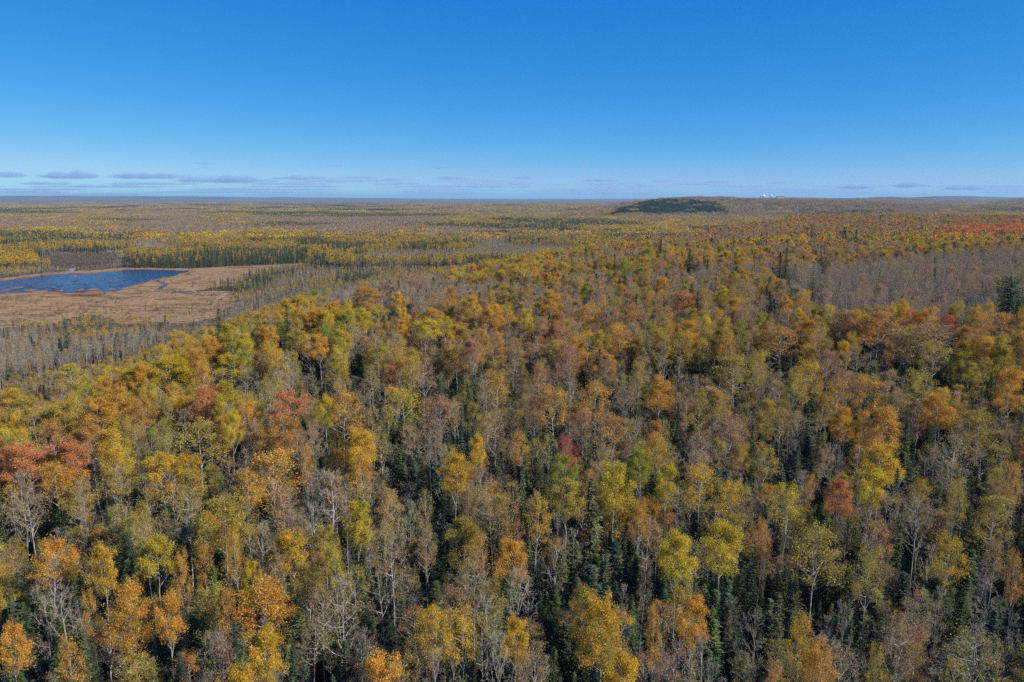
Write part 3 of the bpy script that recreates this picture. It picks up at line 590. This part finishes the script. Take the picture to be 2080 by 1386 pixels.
# --- single trees with their parts
used = set()
ONES = 'zero one two three four five six seven eight nine ten eleven twelve thirteen fourteen fifteen sixteen seventeen eighteen nineteen'.split()
TENS = 'x x twenty thirty forty fifty sixty seventy eighty ninety'.split()
def words(n):
    n = int(round(n)); return ONES[n] if n < 20 else ('a hundred' if n >= 100 else TENS[n // 10] + ('-' + ONES[n % 10] if n % 10 else ''))
def pct(i): return '%s percent across and %s percent down' % (words(min(max(cu[i] / W0 * 100, 0), 100)), words(min(max(cv[i] / H0 * 100, 0), 100)))
NAMES = {0: 'autumn_tree', 1: 'autumn_tree', 2: 'thinning_tree', 3: 'bare_tree', 4: 'spruce_tree'}
for i in np.nonzero(single)[0]:
    t = trees[i]; k = t['k']; P = PROTO[(k, t['v'])]
    nm = NAMES[k]
    if k < 3 and t['c'] in 'RK': nm = 'maple_tree'
    if k == 4 and t['v'] == 4: nm = 'pine_tree'
    e = bpy.data.objects.new(nm, None); COL.objects.link(e); e.empty_display_size = 1
    e.location = (t['x'], t['y'], Z[i] - .1); s = t['R'] / RC[k][t['v']]; e.scale = (s, s, t['H'] / HC[k]); e.rotation_euler = (hr.normal(0, .02), hr.normal(0, .02), hr.uniform(0, 6.28))
    for pn, me in P.items():
        if me is None: continue
        o = bpy.data.objects.new(pn, me); COL.objects.link(o); o.parent = e; o.color = (*[float(q) for q in t['t']], 1)
    if k < 3:
        lab = '%s autumn tree, %s crown, %s'; a = (WORD[t['c']], ('dense', 'half-open', 'thin')[k], pct(i)); cat = 'autumn tree'; grp = 'autumn trees on the near ridge'
    elif k == 3:
        lab = '%s bare leafless tree, grey branches, %s'; a = ('tall' if t['H'] > 13 else 'short', pct(i)); cat = 'bare tree'; grp = 'bare trees on the near ridge'
    else:
        lab = '%s dark green conifer, %s'; a = (('tall' if t['H'] > 12 else 'low') + (' broad' if t['R'] > 1.6 else ' narrow'), pct(i)); cat = 'conifer'; grp = 'conifers among the near trees'
    L_ = lab % a; q = 0
    extra = ['front', 'rear', 'left-hand', 'right-hand', 'upper', 'lower', 'slender']
    while L_ in used and q < len(extra): L_ = extra[q] + ' ' + lab % a; q += 1
    used.add(L_); tag(e, L_, cat, grp)
# --- undergrowth between and below the near trees
ux, uy, ur = grid_pts(40, 250, 2.1, 77)
ok = (np.abs(ux) < uy * .66 + 20) & (ux > xedge(uy) - 25) & (fbm(ux / 14, uy / 14, 99) > .30); ux, uy = ux[ok], uy[ok]; un = len(ux)
uk = np.where(ur.random(un) < .82, 4, 3); uv = np.where(uk == 4, ur.integers(0, 4, un), ur.integers(0, 4, un))
uH = np.where(uk == 4, 1.6 + 9.5 * ur.random(un) ** 1.6, ur.uniform(3, 8, un)); uR = np.where(uk == 4, uH * ur.uniform(.14, .24, un) + .2, ur.uniform(.8, 1.5, un))
ut = np.where((uk == 4)[:, None], NEEDLE[ur.integers(0, 4, un)] * ur.uniform(.7, 1.25, (un, 1)), np.array([[.2, .18, .16]]))
us = np.array([[uR[i] / RC[uk[i]][uv[i]]] * 2 + [uH[i] / HC[uk[i]]] for i in range(un)])
mass('undergrowth', np.column_stack([ux, uy, ground(ux, uy) - .1]), ur.uniform(0, 6.28, un), us, [NIDX[(k, v)] for k, v in zip(uk, uv)], ut, near_col, 'low dark green firs and grey saplings under the near trees', 'undergrowth')
# --- the rest of the near wood
rest = np.nonzero(~single)[0]
def arrays(idx):
    ps = np.column_stack([X[idx], Y[idx], Z[idx] - .1]); s = np.array([[trees[i]['R'] / RC[K[i]][trees[i]['v']]] * 2 + [trees[i]['H'] / HC[K[i]]] for i in idx])
    return ps, hr.uniform(0, 6.28, len(idx)), s, np.array([NIDX[(trees[i]['k'], trees[i]['v'])] for i in idx]), np.array([trees[i]['t'] for i in idx])
for ks, nm, lb, ct in (((0, 1, 2), 'autumn_trees', 'mass of further autumn-coloured trees on the wooded ridge', 'autumn trees'), ((3,), 'bare_trees', 'mass of grey leafless trees and saplings between the coloured crowns', 'bare trees'), ((4,), 'conifers', 'dark green young conifers filling gaps under the taller trees', 'conifers')):
    idx = rest[np.isin(K[rest], ks)]; mass(nm, *arrays(idx), near_col, lb, ct)
# --- mid distance, 430 m to 1300 m
x, y, r = grid_pts(430, 1310, 3.55, 22, 60)
ok = (np.abs(x) < y * .66 + 40) & ~noshow(x, y) & ~((x < xedge(y) - 20) & (y < 560) & (r.random(len(x)) < .4)); x, y = x[ok], y[ok]
kind, col, H, R = stands(x, y, r); z = ground(x, y)
ok = np.ones(len(x), bool)
for i in np.nonzero(hdep > 430)[0]: ok &= np.hypot(x - hx[i], y - hy[i]) > 2.5
var = np.array([r.integers(0, len(RC[k]) - (1 if k == 4 else 0)) for k in kind])
tint = np.where((kind < 3)[:, None], TARR[col], np.where((kind == 3)[:, None], np.array([(.25, .22, .19)]), NEEDLE[r.integers(0, 4, len(x))])) * r.uniform(.78, 1.15, (len(x), 1))
scl = np.array([[R[i] / RC[kind[i]][var[i]]] * 2 + [H[i] / HC[kind[i]]] for i in range(len(x))])
vi = np.array([MIDX[(k, v)] for k, v in zip(kind, var)])
for ks, nm, lb, ct in (((0, 1, 2), 'valley_autumn_trees', 'yellow and brown woods spread over the valley and far ridge', 'woods'), ((3,), 'valley_bare_trees', 'grey leafless woods in bands across the valley', 'woods'), ((4,), 'valley_conifers', 'dark conifer stands behind the pond and across the valley', 'woods')):
    m = np.isin(kind, ks) & ok; mass(nm, np.column_stack([x, y, z - .1])[m], r.uniform(0, 6.28, m.sum()), scl[m], vi[m], tint[m], mid_col, lb, ct)
# --- far woods as patches of many small trees
far_col = bpy.data.collections.new('far_wood_models'); FIDX = {}
def wood_patch(seed, size, cell, mode, lumps):
    r = np.random.default_rng(seed); b = MB(); h2 = size / 2
    gx, gy = np.meshgrid(np.arange(-h2, h2, cell), np.arange(-h2, h2, cell)); n = gx.size
    xs = gx.ravel() + r.uniform(-.5, .5, n) * cell; ys = gy.ravel() + r.uniform(-.5, .5, n) * cell
    for i in range(n):
        c = mode if r.random() < .86 else int(r.integers(0, 3)); tc = r.uniform(.65, 1.3)
        if c == 2:
            Hh_ = r.uniform(10, 15); k = lumps; t = r.random(k) ** .8; rad = (1 - t) * 1.6 * (cell / 4.6); a = r.uniform(0, 6.28, k)
            p = np.column_stack([xs[i] + rad * np.cos(a), ys[i] + rad * np.sin(a), 1.5 + t * (Hh_ - 2)]); s_ = 1.7 * (cell / 4.6)
            cl = np.array([.55, .8, .55]) if mode != 2 else np.ones(3)
            if mode != 2: cl = np.array([.10, .22, .5])
        else:
            Hh_ = r.uniform(10, 15); k = lumps if c == 0 else max(3, lumps * 2 // 3); q = r.normal(size=(k, 3)); q /= np.linalg.norm(q, axis=1, keepdims=True); q *= np.array([2.1 * cell / 4.6, 2.1 * cell / 4.6, 3.4])
            p = np.array([xs[i], ys[i], Hh_ - 3.4]) + q; s_ = (1.9 if c == 0 else 1.3) * (cell / 4.6)
            cl = np.ones(3) if c == mode else (np.array([.6, .65, 1.2]) if c == 1 else np.array([1.3, 1.2, .7]))
            if mode == 2: cl = np.array([5., 2.6, 1.2]) * .9
        b.quads(blades(p, s_, s_ * .8, r, nb=np.array([[0, 0, .5]])), 0, np.tile(cl * tc, (k, 1)) * r.uniform(.8, 1.2, (k, 1)))
        if c != 2 and lumps > 8: b.tubes([[xs[i], ys[i], 0]], [[xs[i], ys[i], Hh_ - 1]], .16, .08, 1)
    return b.build('wood_patch', [M_LEAF_I, M_BARK])
for mode in range(3):
    for v in range(3): add_proto(far_col, FIDX, (0, mode, v), wood_patch(900 + mode * 10 + v, 32, 4.6, mode, 14))
for mode in range(3):
    for v in range(2): add_proto(far_col, FIDX, (1, mode, v), wood_patch(950 + mode * 10 + v, 130, 9.5, mode, 6))
def far_woods(nm, y0, y1, cell, lod, seed, lb):
    x, y, r = grid_pts(y0, y1, cell, seed, 150, .68); x = x; n = len(x)
    ok = (np.abs(x) < y * .68 + 120); x, y = x[ok], y[ok]; n = len(x); px = 1040 + FX * x / y
    a = fbm(x / 420, y / 520, 91); b = fbm(x / 380, y / 460, 92); c = fbm(x / 900, y / 1500, 93); hill = np.interp(px, HILL_PX, HILL_Z) * smooth(2700, 3750, y)
    flats = (px > 1120) & (y > 1300) & (y < 2800)
    mode = np.where(a > np.where(px > 820, .71, .62) + r.normal(0, .02, n), 2, np.where(b > .52, 1, 0)); mode[(hill > 22) & (r.random(n) < .80)] = 1
    mode[(hill > 5) & (px > 1500) & (r.random(n) < .75)] = 1; mode[flats] = np.where(a[flats] > .66, 2, np.where(r.random(flats.sum()) < .8, 0, 1))
    pines = pinewood(x, y) & (r.random(n) < .95); mode[pines] = 2
    ci = np.where(mode == 0, r.choice([0, 1, 2, 4, 5], n, p=[.19, .17, .06, .36, .22]), r.choice([5, 8, 9], n, p=[.55, .25, .2]))
    tint = TARR[ci] * .88
    tint[mode == 1] = (TARR[ci] * .55 + np.array([.15, .115, .075]))[mode == 1]
    brn = (c > .5) & (mode == 0); tint[brn] = tint[brn] * .55 + np.array([.22, .15, .075])
    tint[mode == 2] = NEEDLE[r.integers(0, 4, n)][mode == 2] * 1.05
    tint[pines] = np.array([.034, .068, .036])
    tint *= r.uniform(.85, 1.15, (n, 1)); var = r.integers(0, 3 if lod == 0 else 2, n)
    mass(nm, np.column_stack([x, y, ground(x, y) - .4]), r.integers(0, 4, n) * math.pi / 2, np.column_stack([np.ones(n) * 1.05, np.ones(n) * 1.05, np.where(mode == 1, .85, 1) * np.where(pines, .7, 1) * r.uniform(.85, 1.15, n)]), [FIDX[(lod, m, v)] for m, v in zip(mode, var)], tint, far_col, lb, 'woods')
far_woods('far_woods', 1305, 4100, 32, 0, 31, 'far yellow, brown and dark green woods of the plain and hill')
far_woods('distant_woods', 4060, 13000, 128, 1, 32, 'distant brownish woods in thin bands below the horizon')

# ------------------------------------------------------------------ pond, marsh and valley details
dr = np.random.default_rng(55)
def blob(b, cx, cy, z0, rx, ry, h, r, seg=14):
    an = np.arange(seg) / seg * 2 * math.pi; k = 1 + r.normal(0, .16, seg)
    o = np.column_stack([cx + rx * k * np.cos(an), cy + ry * k * np.sin(an), np.full(seg, z0)]); i = np.column_stack([cx + .55 * rx * k * np.cos(an), cy + .55 * ry * k * np.sin(an), z0 + h * r.uniform(.7, 1.1, seg)])
    c = np.array([cx, cy, z0 + h]); j = (np.arange(seg) + 1) % seg
    b.quads(np.stack([o, o[j], i[j], i], 1), 0); b.quads(np.stack([i, i[j], np.tile(c, (seg, 1)), np.tile(c, (seg, 1))], 1), 0)
def solid(me, d=.02):
    import bmesh
    bm = bmesh.new(); bm.from_mesh(me); bmesh.ops.remove_doubles(bm, verts=bm.verts, dist=d); bmesh.ops.dissolve_degenerate(bm, edges=bm.edges, dist=d); bmesh.ops.recalc_face_normals(bm, faces=bm.faces); bm.to_mesh(me); bm.free(); me.update(); return me
ISL = [(35, 585, 12, 'largest tawny sedge islet near the left end of the pond'), (62, 590, 9, 'brown sedge islet just right of the largest islet, by the near shore'), (150, 560.5, 7, 'dark sedge islet below the far shore, beyond open blue water'),
       (190, 588, 11, 'long russet sedge islet along the near shore at mid pond'), (160, 590, 8, 'small russet islet left of the long near-shore islet'), (226, 588, 6, 'small sedge islet by the near right shore'), (10, 590, 8, 'brown sedge islet cut by the left picture edge'), (120, 591, 7, 'low brown islet at the near shore, left of mid pond')]
for px, py, w, lb in ISL:
    x, y = flat(px, py); b = MB(); blob(b, x, y, .14, w * y / FPX, w * y / FPX * 1.3, .45, dr)
    tag(link('sedge_islet', solid(b.build('sedge_islet', [M_RUST]))), lb, 'islet', 'sedge islets in the pond')
b = MB()
for _ in range(1200):
    px, py = dr.uniform(-150, 300), dr.uniform(556, 597); x, y = flat(px, py)
    if not inpoly(np.array([x]), np.array([y]), POND)[0]: continue
    if dr.random() > .10 + .8 * max(0, (py - 568) / 27) ** 1.3: continue
    w = dr.uniform(.4, 2.4) ; blob(b, x, y, .15, w * dr.uniform(1.0, 2.6), w * dr.uniform(.3, .9), .12, dr, 8)
M_MAT = ramp_ground('floating_mat', [(.35, (.03, .026, .02)), (.6, (.11, .07, .045))], .2, 4)
tag(link('floating_mats', b.build('floating_mats', [M_MAT])), 'brown floating weed mats speckling the blue pond', 'weed mats', kind='stuff')
M_SNAG = bark_mat('dead_wood', (.07, .06, .05), (.26, .24, .21), 1.2)
SN = [(139, 579, 7, 'dark thick dead snag standing alone in open water at mid pond'), (177, 578.5, 5, 'small dark snag right of the thick mid-pond snag'), (256, 565, 9, 'leftmost pale snag of the cluster at the right end of the pond'), (266, 563, 8, 'pale snag second from left in the right-end cluster'), (247, 566, 6, 'short snag left of the right-end snag cluster'),
      (276, 562, 8, 'pale snag third from left in the right-end cluster'), (286, 561, 9, 'tall pale snag at the right side of the right-end cluster'), (241, 569, 5, 'low snag in open water below the right-end cluster'), (54, 574, 8, 'dark snag near the left far shore reflection'), (299, 560, 6, 'rightmost snag before the pond narrows'), (432, 566, 12, 'lone dark stump on the tan meadow right of the pond')]
for px, py, h, lb in SN:
    x, y = flat(px, py); hh = h * y / FPX * 1.3; b = MB(); e = link('dead_snag', None); e.location = (x, y, 0)
    l_ = dr.normal(0, .05, 2) * hh; p = np.array([[0, 0, -.3], [l_[0] * .5, l_[1] * .5, hh * .55], [l_[0], l_[1], hh]]); b.tubes(p[:-1], p[1:], [.22, .15], [.15, .06], 0, 6)
    link('trunk', b.build('trunk', [M_SNAG]), e); b = MB()
    for q in range(4):
        a = dr.uniform(0, 6.28); z0 = hh * dr.uniform(.5, .9); b.tubes([[l_[0] * z0 / hh, l_[1] * z0 / hh, z0]], [[l_[0] + math.cos(a) * .9, l_[1] + math.sin(a) * .9, z0 + .5]], .05, .015, 0)
    link('branches', b.build('branches', [M_SNAG]), e); tag(e, lb, 'dead snag', 'dead snags round the pond')
M_POOL = ramp_ground('pool_sheen_gravel', [(.3, (.22, .24, .27)), (.7, (.40, .41, .41))], .15, 3)  # pale tone paints bright sky reflected in the small pool; gravel shares it
ngon_sheet('sky_pale_pool', [flat(*p) for p in [(136, 549), (143, 546.5), (152, 545.5), (153, 548.5), (148, 552), (143, 550.5)]], .14, M_POOL, .6, 8)  # small pool as a matt sheet, sky reflection put into its colour
ngon_sheet('gravel_patch', [flat(*p) for p in [(145, 539.5), (150, 539), (150, 540.2), (146, 540.6)]], .14, M_POOL, .3, 9)
M_GRAV = ramp_ground('gravel', [(.3, (.36, .34, .31)), (.7, (.52, .49, .45))], .6, 4)
TRACK = [(212, 512.2), (260, 511.2), (330, 511.8), (420, 512.6), (520, 514.2), (640, 514.6)]
tv = [flat(*p) for p in TRACK]; tq = []
for (x0, y0), (x1, y1) in zip(tv[:-1], tv[1:]):
    for k in range(12): tq.append((x0 + (x1 - x0) * k / 12, y0 + (y1 - y0) * k / 12))
b = MB(); A = np.array(tq); Zt = ground(A[:, 0], A[:, 1]); prof = [(-4.5, -.3), (-2.0, 1.3), (2.0, 1.3), (4.5, -.3)]
for j in range(3):
    P0 = np.column_stack([A[:, 0], A[:, 1] + prof[j][0], Zt + prof[j][1]]); P1 = np.column_stack([A[:, 0], A[:, 1] + prof[j + 1][0], Zt + prof[j + 1][1]])
    b.quads(np.stack([P0[:-1], P0[1:], P1[1:], P1[:-1]], 1), 0)
tag(link('gravel_road', b.build('gravel_road', [M_GRAV])), kind='structure')
# shrubs of the marsh and bog, brush along the stream
x, y, r = grid_pts(470, 1180, 3.4, 44, 60); m_ = inpoly(x, y, MARSH); bo = inpoly(x, y, BOG); wat = inpoly(x, y, POND)
def dist_path(x, y, P):
    d = np.full(len(x), 1e9)
    for (a0, b0), (a1, b1) in zip(P[:-1], P[1:]):
        t = np.clip(((x - a0) * (a1 - a0) + (y - b0) * (b1 - b0)) / ((a1 - a0) ** 2 + (b1 - b0) ** 2), 0, 1); d = np.minimum(d, np.hypot(x - a0 - t * (a1 - a0), y - b0 - t * (b1 - b0)))
    return d
pr = np.where(fbm(x / 30, y / 45, 120) > .52, .75, .10) * np.where(y < 600, 1.5, .55); pr = np.where(dist_path(x, y, STREAM) < 5, .95, pr)
pr[bo] = .5
pr = np.where((y < 545 + 70 * (fbm(x / 60, y / 60, 141) - .5)) & m_, np.maximum(pr, .30 + .6 * (fbm(x / 18, y / 26, 142) > .47)), pr)
sel = (m_ | bo) & ~wat & (r.random(len(x)) < pr); x, y, bo = x[sel], y[sel], bo[sel]; n_ = len(x)
k = r.choice([1, 2, 3, 4], n_, p=[.18, .30, .46, .06]); v = r.integers(0, 4, n_); Hs = r.uniform(.8, 2.6, n_); Rs = r.uniform(.8, 1.7, n_); Hs[k == 4] *= 1.8; Hs *= np.where(y < 545, 1.5, 1.0)
tn = np.where((k == 4)[:, None], NEEDLE[r.integers(0, 4, n_)], TARR[r.choice([4, 5, 9, 8], n_)] * .5) * r.uniform(.7, 1.2, (n_, 1))
mass('marsh_shrubs', np.column_stack([x, y, np.full(n_, .02)]), r.uniform(0, 6.28, n_), np.column_stack([Rs / 2.3, Rs / 2.3, Hs / np.where(k == 4, 14, 16.)]), [MIDX[(a_, b_)] for a_, b_ in zip(k, v)], tn, mid_col, 'low brown and olive shrubs dotted over the tan marsh', 'shrubs')

# ------------------------------------------------------------------ works on the far ridge with steam
def flat_mat(name, c):
    m, n, l = mat(name); o = n.new('ShaderNodeOutputMaterial'); d = n.new('ShaderNodeBsdfDiffuse'); nz = n.new('ShaderNodeTexNoise'); nz.inputs['Scale'].default_value = .05
    g = n.new('ShaderNodeNewGeometry'); mr = n.new('ShaderNodeMapRange'); mr.inputs[3].default_value = .85; mr.inputs[4].default_value = 1.1; x = n.new('ShaderNodeVectorMath'); x.operation = 'SCALE'; x.inputs[0].default_value = c
    l.new(g.outputs['Position'], nz.inputs['Vector']); l.new(nz.outputs['Fac'], mr.inputs[0]); l.new(mr.outputs[0], x.inputs['Scale']); l.new(x.outputs[0], d.inputs[0]); l.new(d.outputs[0], o.inputs[0]); return m
M_MILL, M_ROOF, M_STEAM = flat_mat('mill_cladding', (.55, .42, .38)), flat_mat('mill_roof', (.35, .33, .33)), flat_mat('steam', (.74, .76, .80))
def boxq(b, x0, x1, y0, y1, z0, z1):
    c = lambda i, j, k: ((x0, x1)[i], (y0, y1)[j], (z0, z1)[k])
    for f in (((0,0,0),(1,0,0),(1,0,1),(0,0,1)), ((1,0,0),(1,1,0),(1,1,1),(1,0,1)), ((1,1,0),(0,1,0),(0,1,1),(1,1,1)), ((0,1,0),(0,0,0),(0,0,1),(0,1,1)), ((0,0,1),(1,0,1),(1,1,1),(0,1,1))): b.quads([[c(*p) for p in f]], 0)
def on_ridge(px, Y): x = (px - 1040) / FX * Y; return x, Y, float(ground(np.array([x]), np.array([Y]))[0])
for px, w, h, lb in ((1585, 34, 20, 'pale pinkish works building on the far ridge, right of the steam'), (1526, 18, 14, 'tiny pale building on the far ridge, left of the steam')):
    x, y, z = on_ridge(px, 8150.); e = link('works_building', None); e.location = (x, y, z)
    b = MB(); boxq(b, -w, w, -15, 15, -3, h + 8); link('wall', b.build('wall', [M_MILL]), e)
    b = MB(); boxq(b, -w - 1, w + 1, -16, 16, h + 8, h + 10); link('roof', b.build('roof', [M_ROOF]), e)
    b = MB(); b.tubes([[w * .5, 0, h]], [[w * .5, 0, h + 26]], 2.2, 1.6, 0, 8); link('chimney_stack', b.build('chimney_stack', [M_MILL]), e); tag(e, lb, 'works building', 'works on the far ridge')
def lumpy(name, lobes, m, seed, nu=20, nv=12, oc=3, amp=.30):
    r = np.random.default_rng(seed); b = MB()
    for (cx, cy, cz, rx, ry, rz) in lobes:
        u = np.linspace(0, 2 * math.pi, nu + 1); v = np.linspace(0, math.pi, nv + 1); U, V_ = np.meshgrid(u, v)
        k = 1 + amp * (fbm(3 + np.cos(U) * np.sin(V_) * 2.2 + seed, np.sin(U) * np.sin(V_) * 2.2 + np.cos(V_) * 1.7 + seed * 1.7 + cx * .013, seed, oc) - .5) * 2
        P = np.stack([cx + rx * k * np.cos(U) * np.sin(V_), cy + ry * k * np.sin(U) * np.sin(V_), cz + rz * k * np.cos(V_) * np.where(np.cos(V_) < 0, .5, 1)], -1)
        b.quads(np.stack([P[:-1, :-1], P[1:, :-1], P[1:, 1:], P[:-1, 1:]], 2).reshape(-1, 4, 3), 0)
    me = solid(b.build(name, [m])); me.polygons.foreach_set('use_smooth', np.ones(len(me.polygons), bool)); me.update(); return link(name, me)
for px, sc_, lb, sd in ((1549, 1.0, 'white steam plume on the left above the far ridge works', 3), (1566, .75, 'smaller white steam plume on the right above the far ridge works', 4)):
    x, y, z = on_ridge(px, 8600.)
    o = lumpy('steam_plume', [(x + a * sc_, y + c * sc_, z + 24 + d * sc_, e_ * sc_, e_ * sc_, f_ * sc_) for a, c, d, e_, f_ in ((-14, 0, 2, 14, 13), (4, 4, 7, 17, 20), (20, -2, 0, 12, 10), (12, 3, 18, 8, 12))], M_STEAM, sd)
    tag(o, lb, 'steam plume', 'steam over the works')

# ------------------------------------------------------------------ clouds low over the horizon
m, n, l = mat('cloud_vapour'); out = n.new('ShaderNodeOutputMaterial'); pv = n.new('ShaderNodeVolumePrincipled')
pv.inputs['Color'].default_value = (.52, .74, 1.0, 1); pv.inputs['Density'].default_value = 1.25e-3; l.new(pv.outputs[0], out.inputs['Volume']); M_CLOUD = m
m, n, l = mat('thin_cloud_vapour'); out = n.new('ShaderNodeOutputMaterial'); pv = n.new('ShaderNodeVolumePrincipled')
pv.inputs['Color'].default_value = (.62, .80, 1.0, 1); pv.inputs['Density'].default_value = 6.5e-4; l.new(pv.outputs[0], out.inputs['Volume']); M_BANK = m
CL = [(430, 333, 40, 7, 'small dark grey cloud floating highest above the left plain'), (409, 315, 20, 4, 'faint tiny cloud above the small dark grey cloud on the left'), (690, 337, 26, 9, 'slanting grey cloud alone in clear sky left of centre'), (897, 341, 48, 7, 'flat double cloud left of the picture centre'), (988, 347, 20, 6, 'small grey cloud just left of the picture centre'),
      (848, 328, 16, 4, 'faint wisp of cloud above the flat double cloud'), (1183, 340, 24, 5, 'faint little cloud high above the left foot of the wooded hill'), (1062, 361, 36, 8, 'ragged small cloud right of the picture centre'), (1215, 366, 60, 8, 'flat lens-shaped cloud left of the wooded hill'), (1343, 367, 44, 9, 'wedge-shaped cloud above the dark pine plantation'), (1450, 369, 44, 7, 'thin flat cloud above the crest of the wooded hill'),
      (1567, 371, 40, 6, 'grey cloud straight above the white steam plumes'), (1725, 379, 66, 10, 'broad pale cloud right of the steam plumes'), (1836, 376, 70, 10, 'pale ragged cloud above the dark blue far hill'), (1945, 381, 80, 10, 'pale cloud above the highest far blue hill'), (35, 355, 70, 12, 'dark cloud nearest the left picture edge'), (160, 356, 112, 15, 'long dark cloud above the left half of the pond'), (315, 357, 140, 14, 'long dark cloud above the right half of the pond'),
      (470, 364, 150, 15, 'longest dark cloud right of those above the pond'), (620, 361, 90, 10, 'dark cloud right of the longest cloud'), (735, 361, 60, 6, 'thin dark streak of cloud above the left centre plain'), (790, 366, 70, 6, 'thin lower streak of cloud left of centre'), (925, 362, 70, 8, 'low grey cloud under the flat double cloud'), (1300, 376, 24, 5, 'tiny cloud between the lens cloud and the wedge cloud')]
def puff(b, cx, cy, cz, rx, ry, h, seed, na=56, nr=9):
    """one closed cloud body: bumpy top and flatter base that meet along a ragged rim"""
    an = np.arange(na) / na * 2 * math.pi; rim = 1 + .42 * (fbm(np.cos(an) * 3.1 + seed * 3.1, np.sin(an) * 2.2 + seed, seed, 3) - .5) * 2
    rr = np.sin(np.linspace(0, 1, nr + 1) * math.pi / 2)
    X_ = np.cos(an)[None] * rr[:, None] * rim; Y_ = np.sin(an)[None] * rr[:, None] * rim
    th = (.10 + np.sqrt(np.clip(1 - rr ** 2, 0, 1)))[:, None] * (.06 + 2.3 * np.clip(fbm(X_ * rx / max(h, 1) * .42 + seed * 7, Y_ * 2.5 + seed, seed + 5, 3) - .22, 0, 1))
    T_ = np.stack([cx + X_ * rx, cy + Y_ * ry, cz + h * th], -1); B_ = np.stack([cx + X_ * rx, cy + Y_ * ry, cz - h * .35 * th], -1); j = (np.arange(na) + 1) % na
    for P, up in ((T_, 1), (B_, 0)):
        q = np.stack([P[:-1], P[1:], P[1:][:, j], P[:-1][:, j]], 2).reshape(-1, 4, 3); b.quads(q if up else q[:, ::-1], 0)
    b.quads(np.stack([B_[-1], B_[-1][j], T_[-1][j], T_[-1]], 1), 0)
for i, (px, py, w, h, lb) in enumerate(CL):
    D = 1120 / ((HORIZ - py) / FPX); s_ = D / FPX; b = MB(); puff(b, 0, 0, 0, w * s_ * .56, max(650, min(w * s_ * .4, 850)), h * s_ * .66, i + 1)
    o = link('cloud', solid(b.build('cloud', [M_CLOUD]), .5)); o.location = ((px - 1040) * s_, D, CZ + (HORIZ - py - h * .35) * s_); tag(o, lb, 'cloud', 'small clouds low over the horizon')
r = np.random.default_rng(812); b = MB(); k = 100
for row, (py, hh, ww) in enumerate(((368, 7, 150), (373.5, 6, 190), (379, 6, 230), (385, 5, 280), (390, 5, 320), (394, 4, 340))):
    D = 1120 / ((HORIZ - py) / FPX); s_ = D / FPX; px = -700 + row * 60
    while px < 2700:
        w = ww * r.uniform(.5, 1.25); g = w * (1.35 if row else 1.6) * r.uniform(1.0, 1.12)
        if not (row == 0 and (px < 330 or px > 900)) and not (row == 1 and px > 1500): k += 1; puff(b, (px + g / 2 - 1040) * s_, D, CZ + (HORIZ - py - hh * .3) * s_, w * s_ / 2, 1400, hh * s_ * .8, k)
        px += g
tag(link('cloud_bank', solid(b.build('cloud_bank', [M_BANK]), .5)), 'long pale bank of layered clouds just above the horizon', 'cloud bank', kind='stuff')

# ------------------------------------------------------------------ air
hb = bpy.data.meshes.new('haze'); q = 62000; zb, zt_ = -25.0, 290.0
hb.from_pydata([(-q, -q, zb), (q, -q, zb), (q, q, zb), (-q, q, zb), (-q, -q, zt_), (q, -q, zt_), (q, q, zt_), (-q, q, zt_)], [], [(3, 2, 1, 0), (4, 5, 6, 7), (0, 1, 5, 4), (1, 2, 6, 5), (2, 3, 7, 6), (3, 0, 4, 7)])
m, n, l = mat('haze_air'); out = n.new('ShaderNodeOutputMaterial'); pv = n.new('ShaderNodeVolumePrincipled')
pv.inputs['Color'].default_value = (.42, .74, 1.0, 1); pv.inputs['Density'].default_value = 3.0e-5; pv.inputs['Anisotropy'].default_value = .1
l.new(pv.outputs[0], out.inputs['Volume']); hb.materials.append(m); hb.update()
tag(link('haze', hb), 'thin blue haze over the whole forest plain', 'haze', kind='stuff')
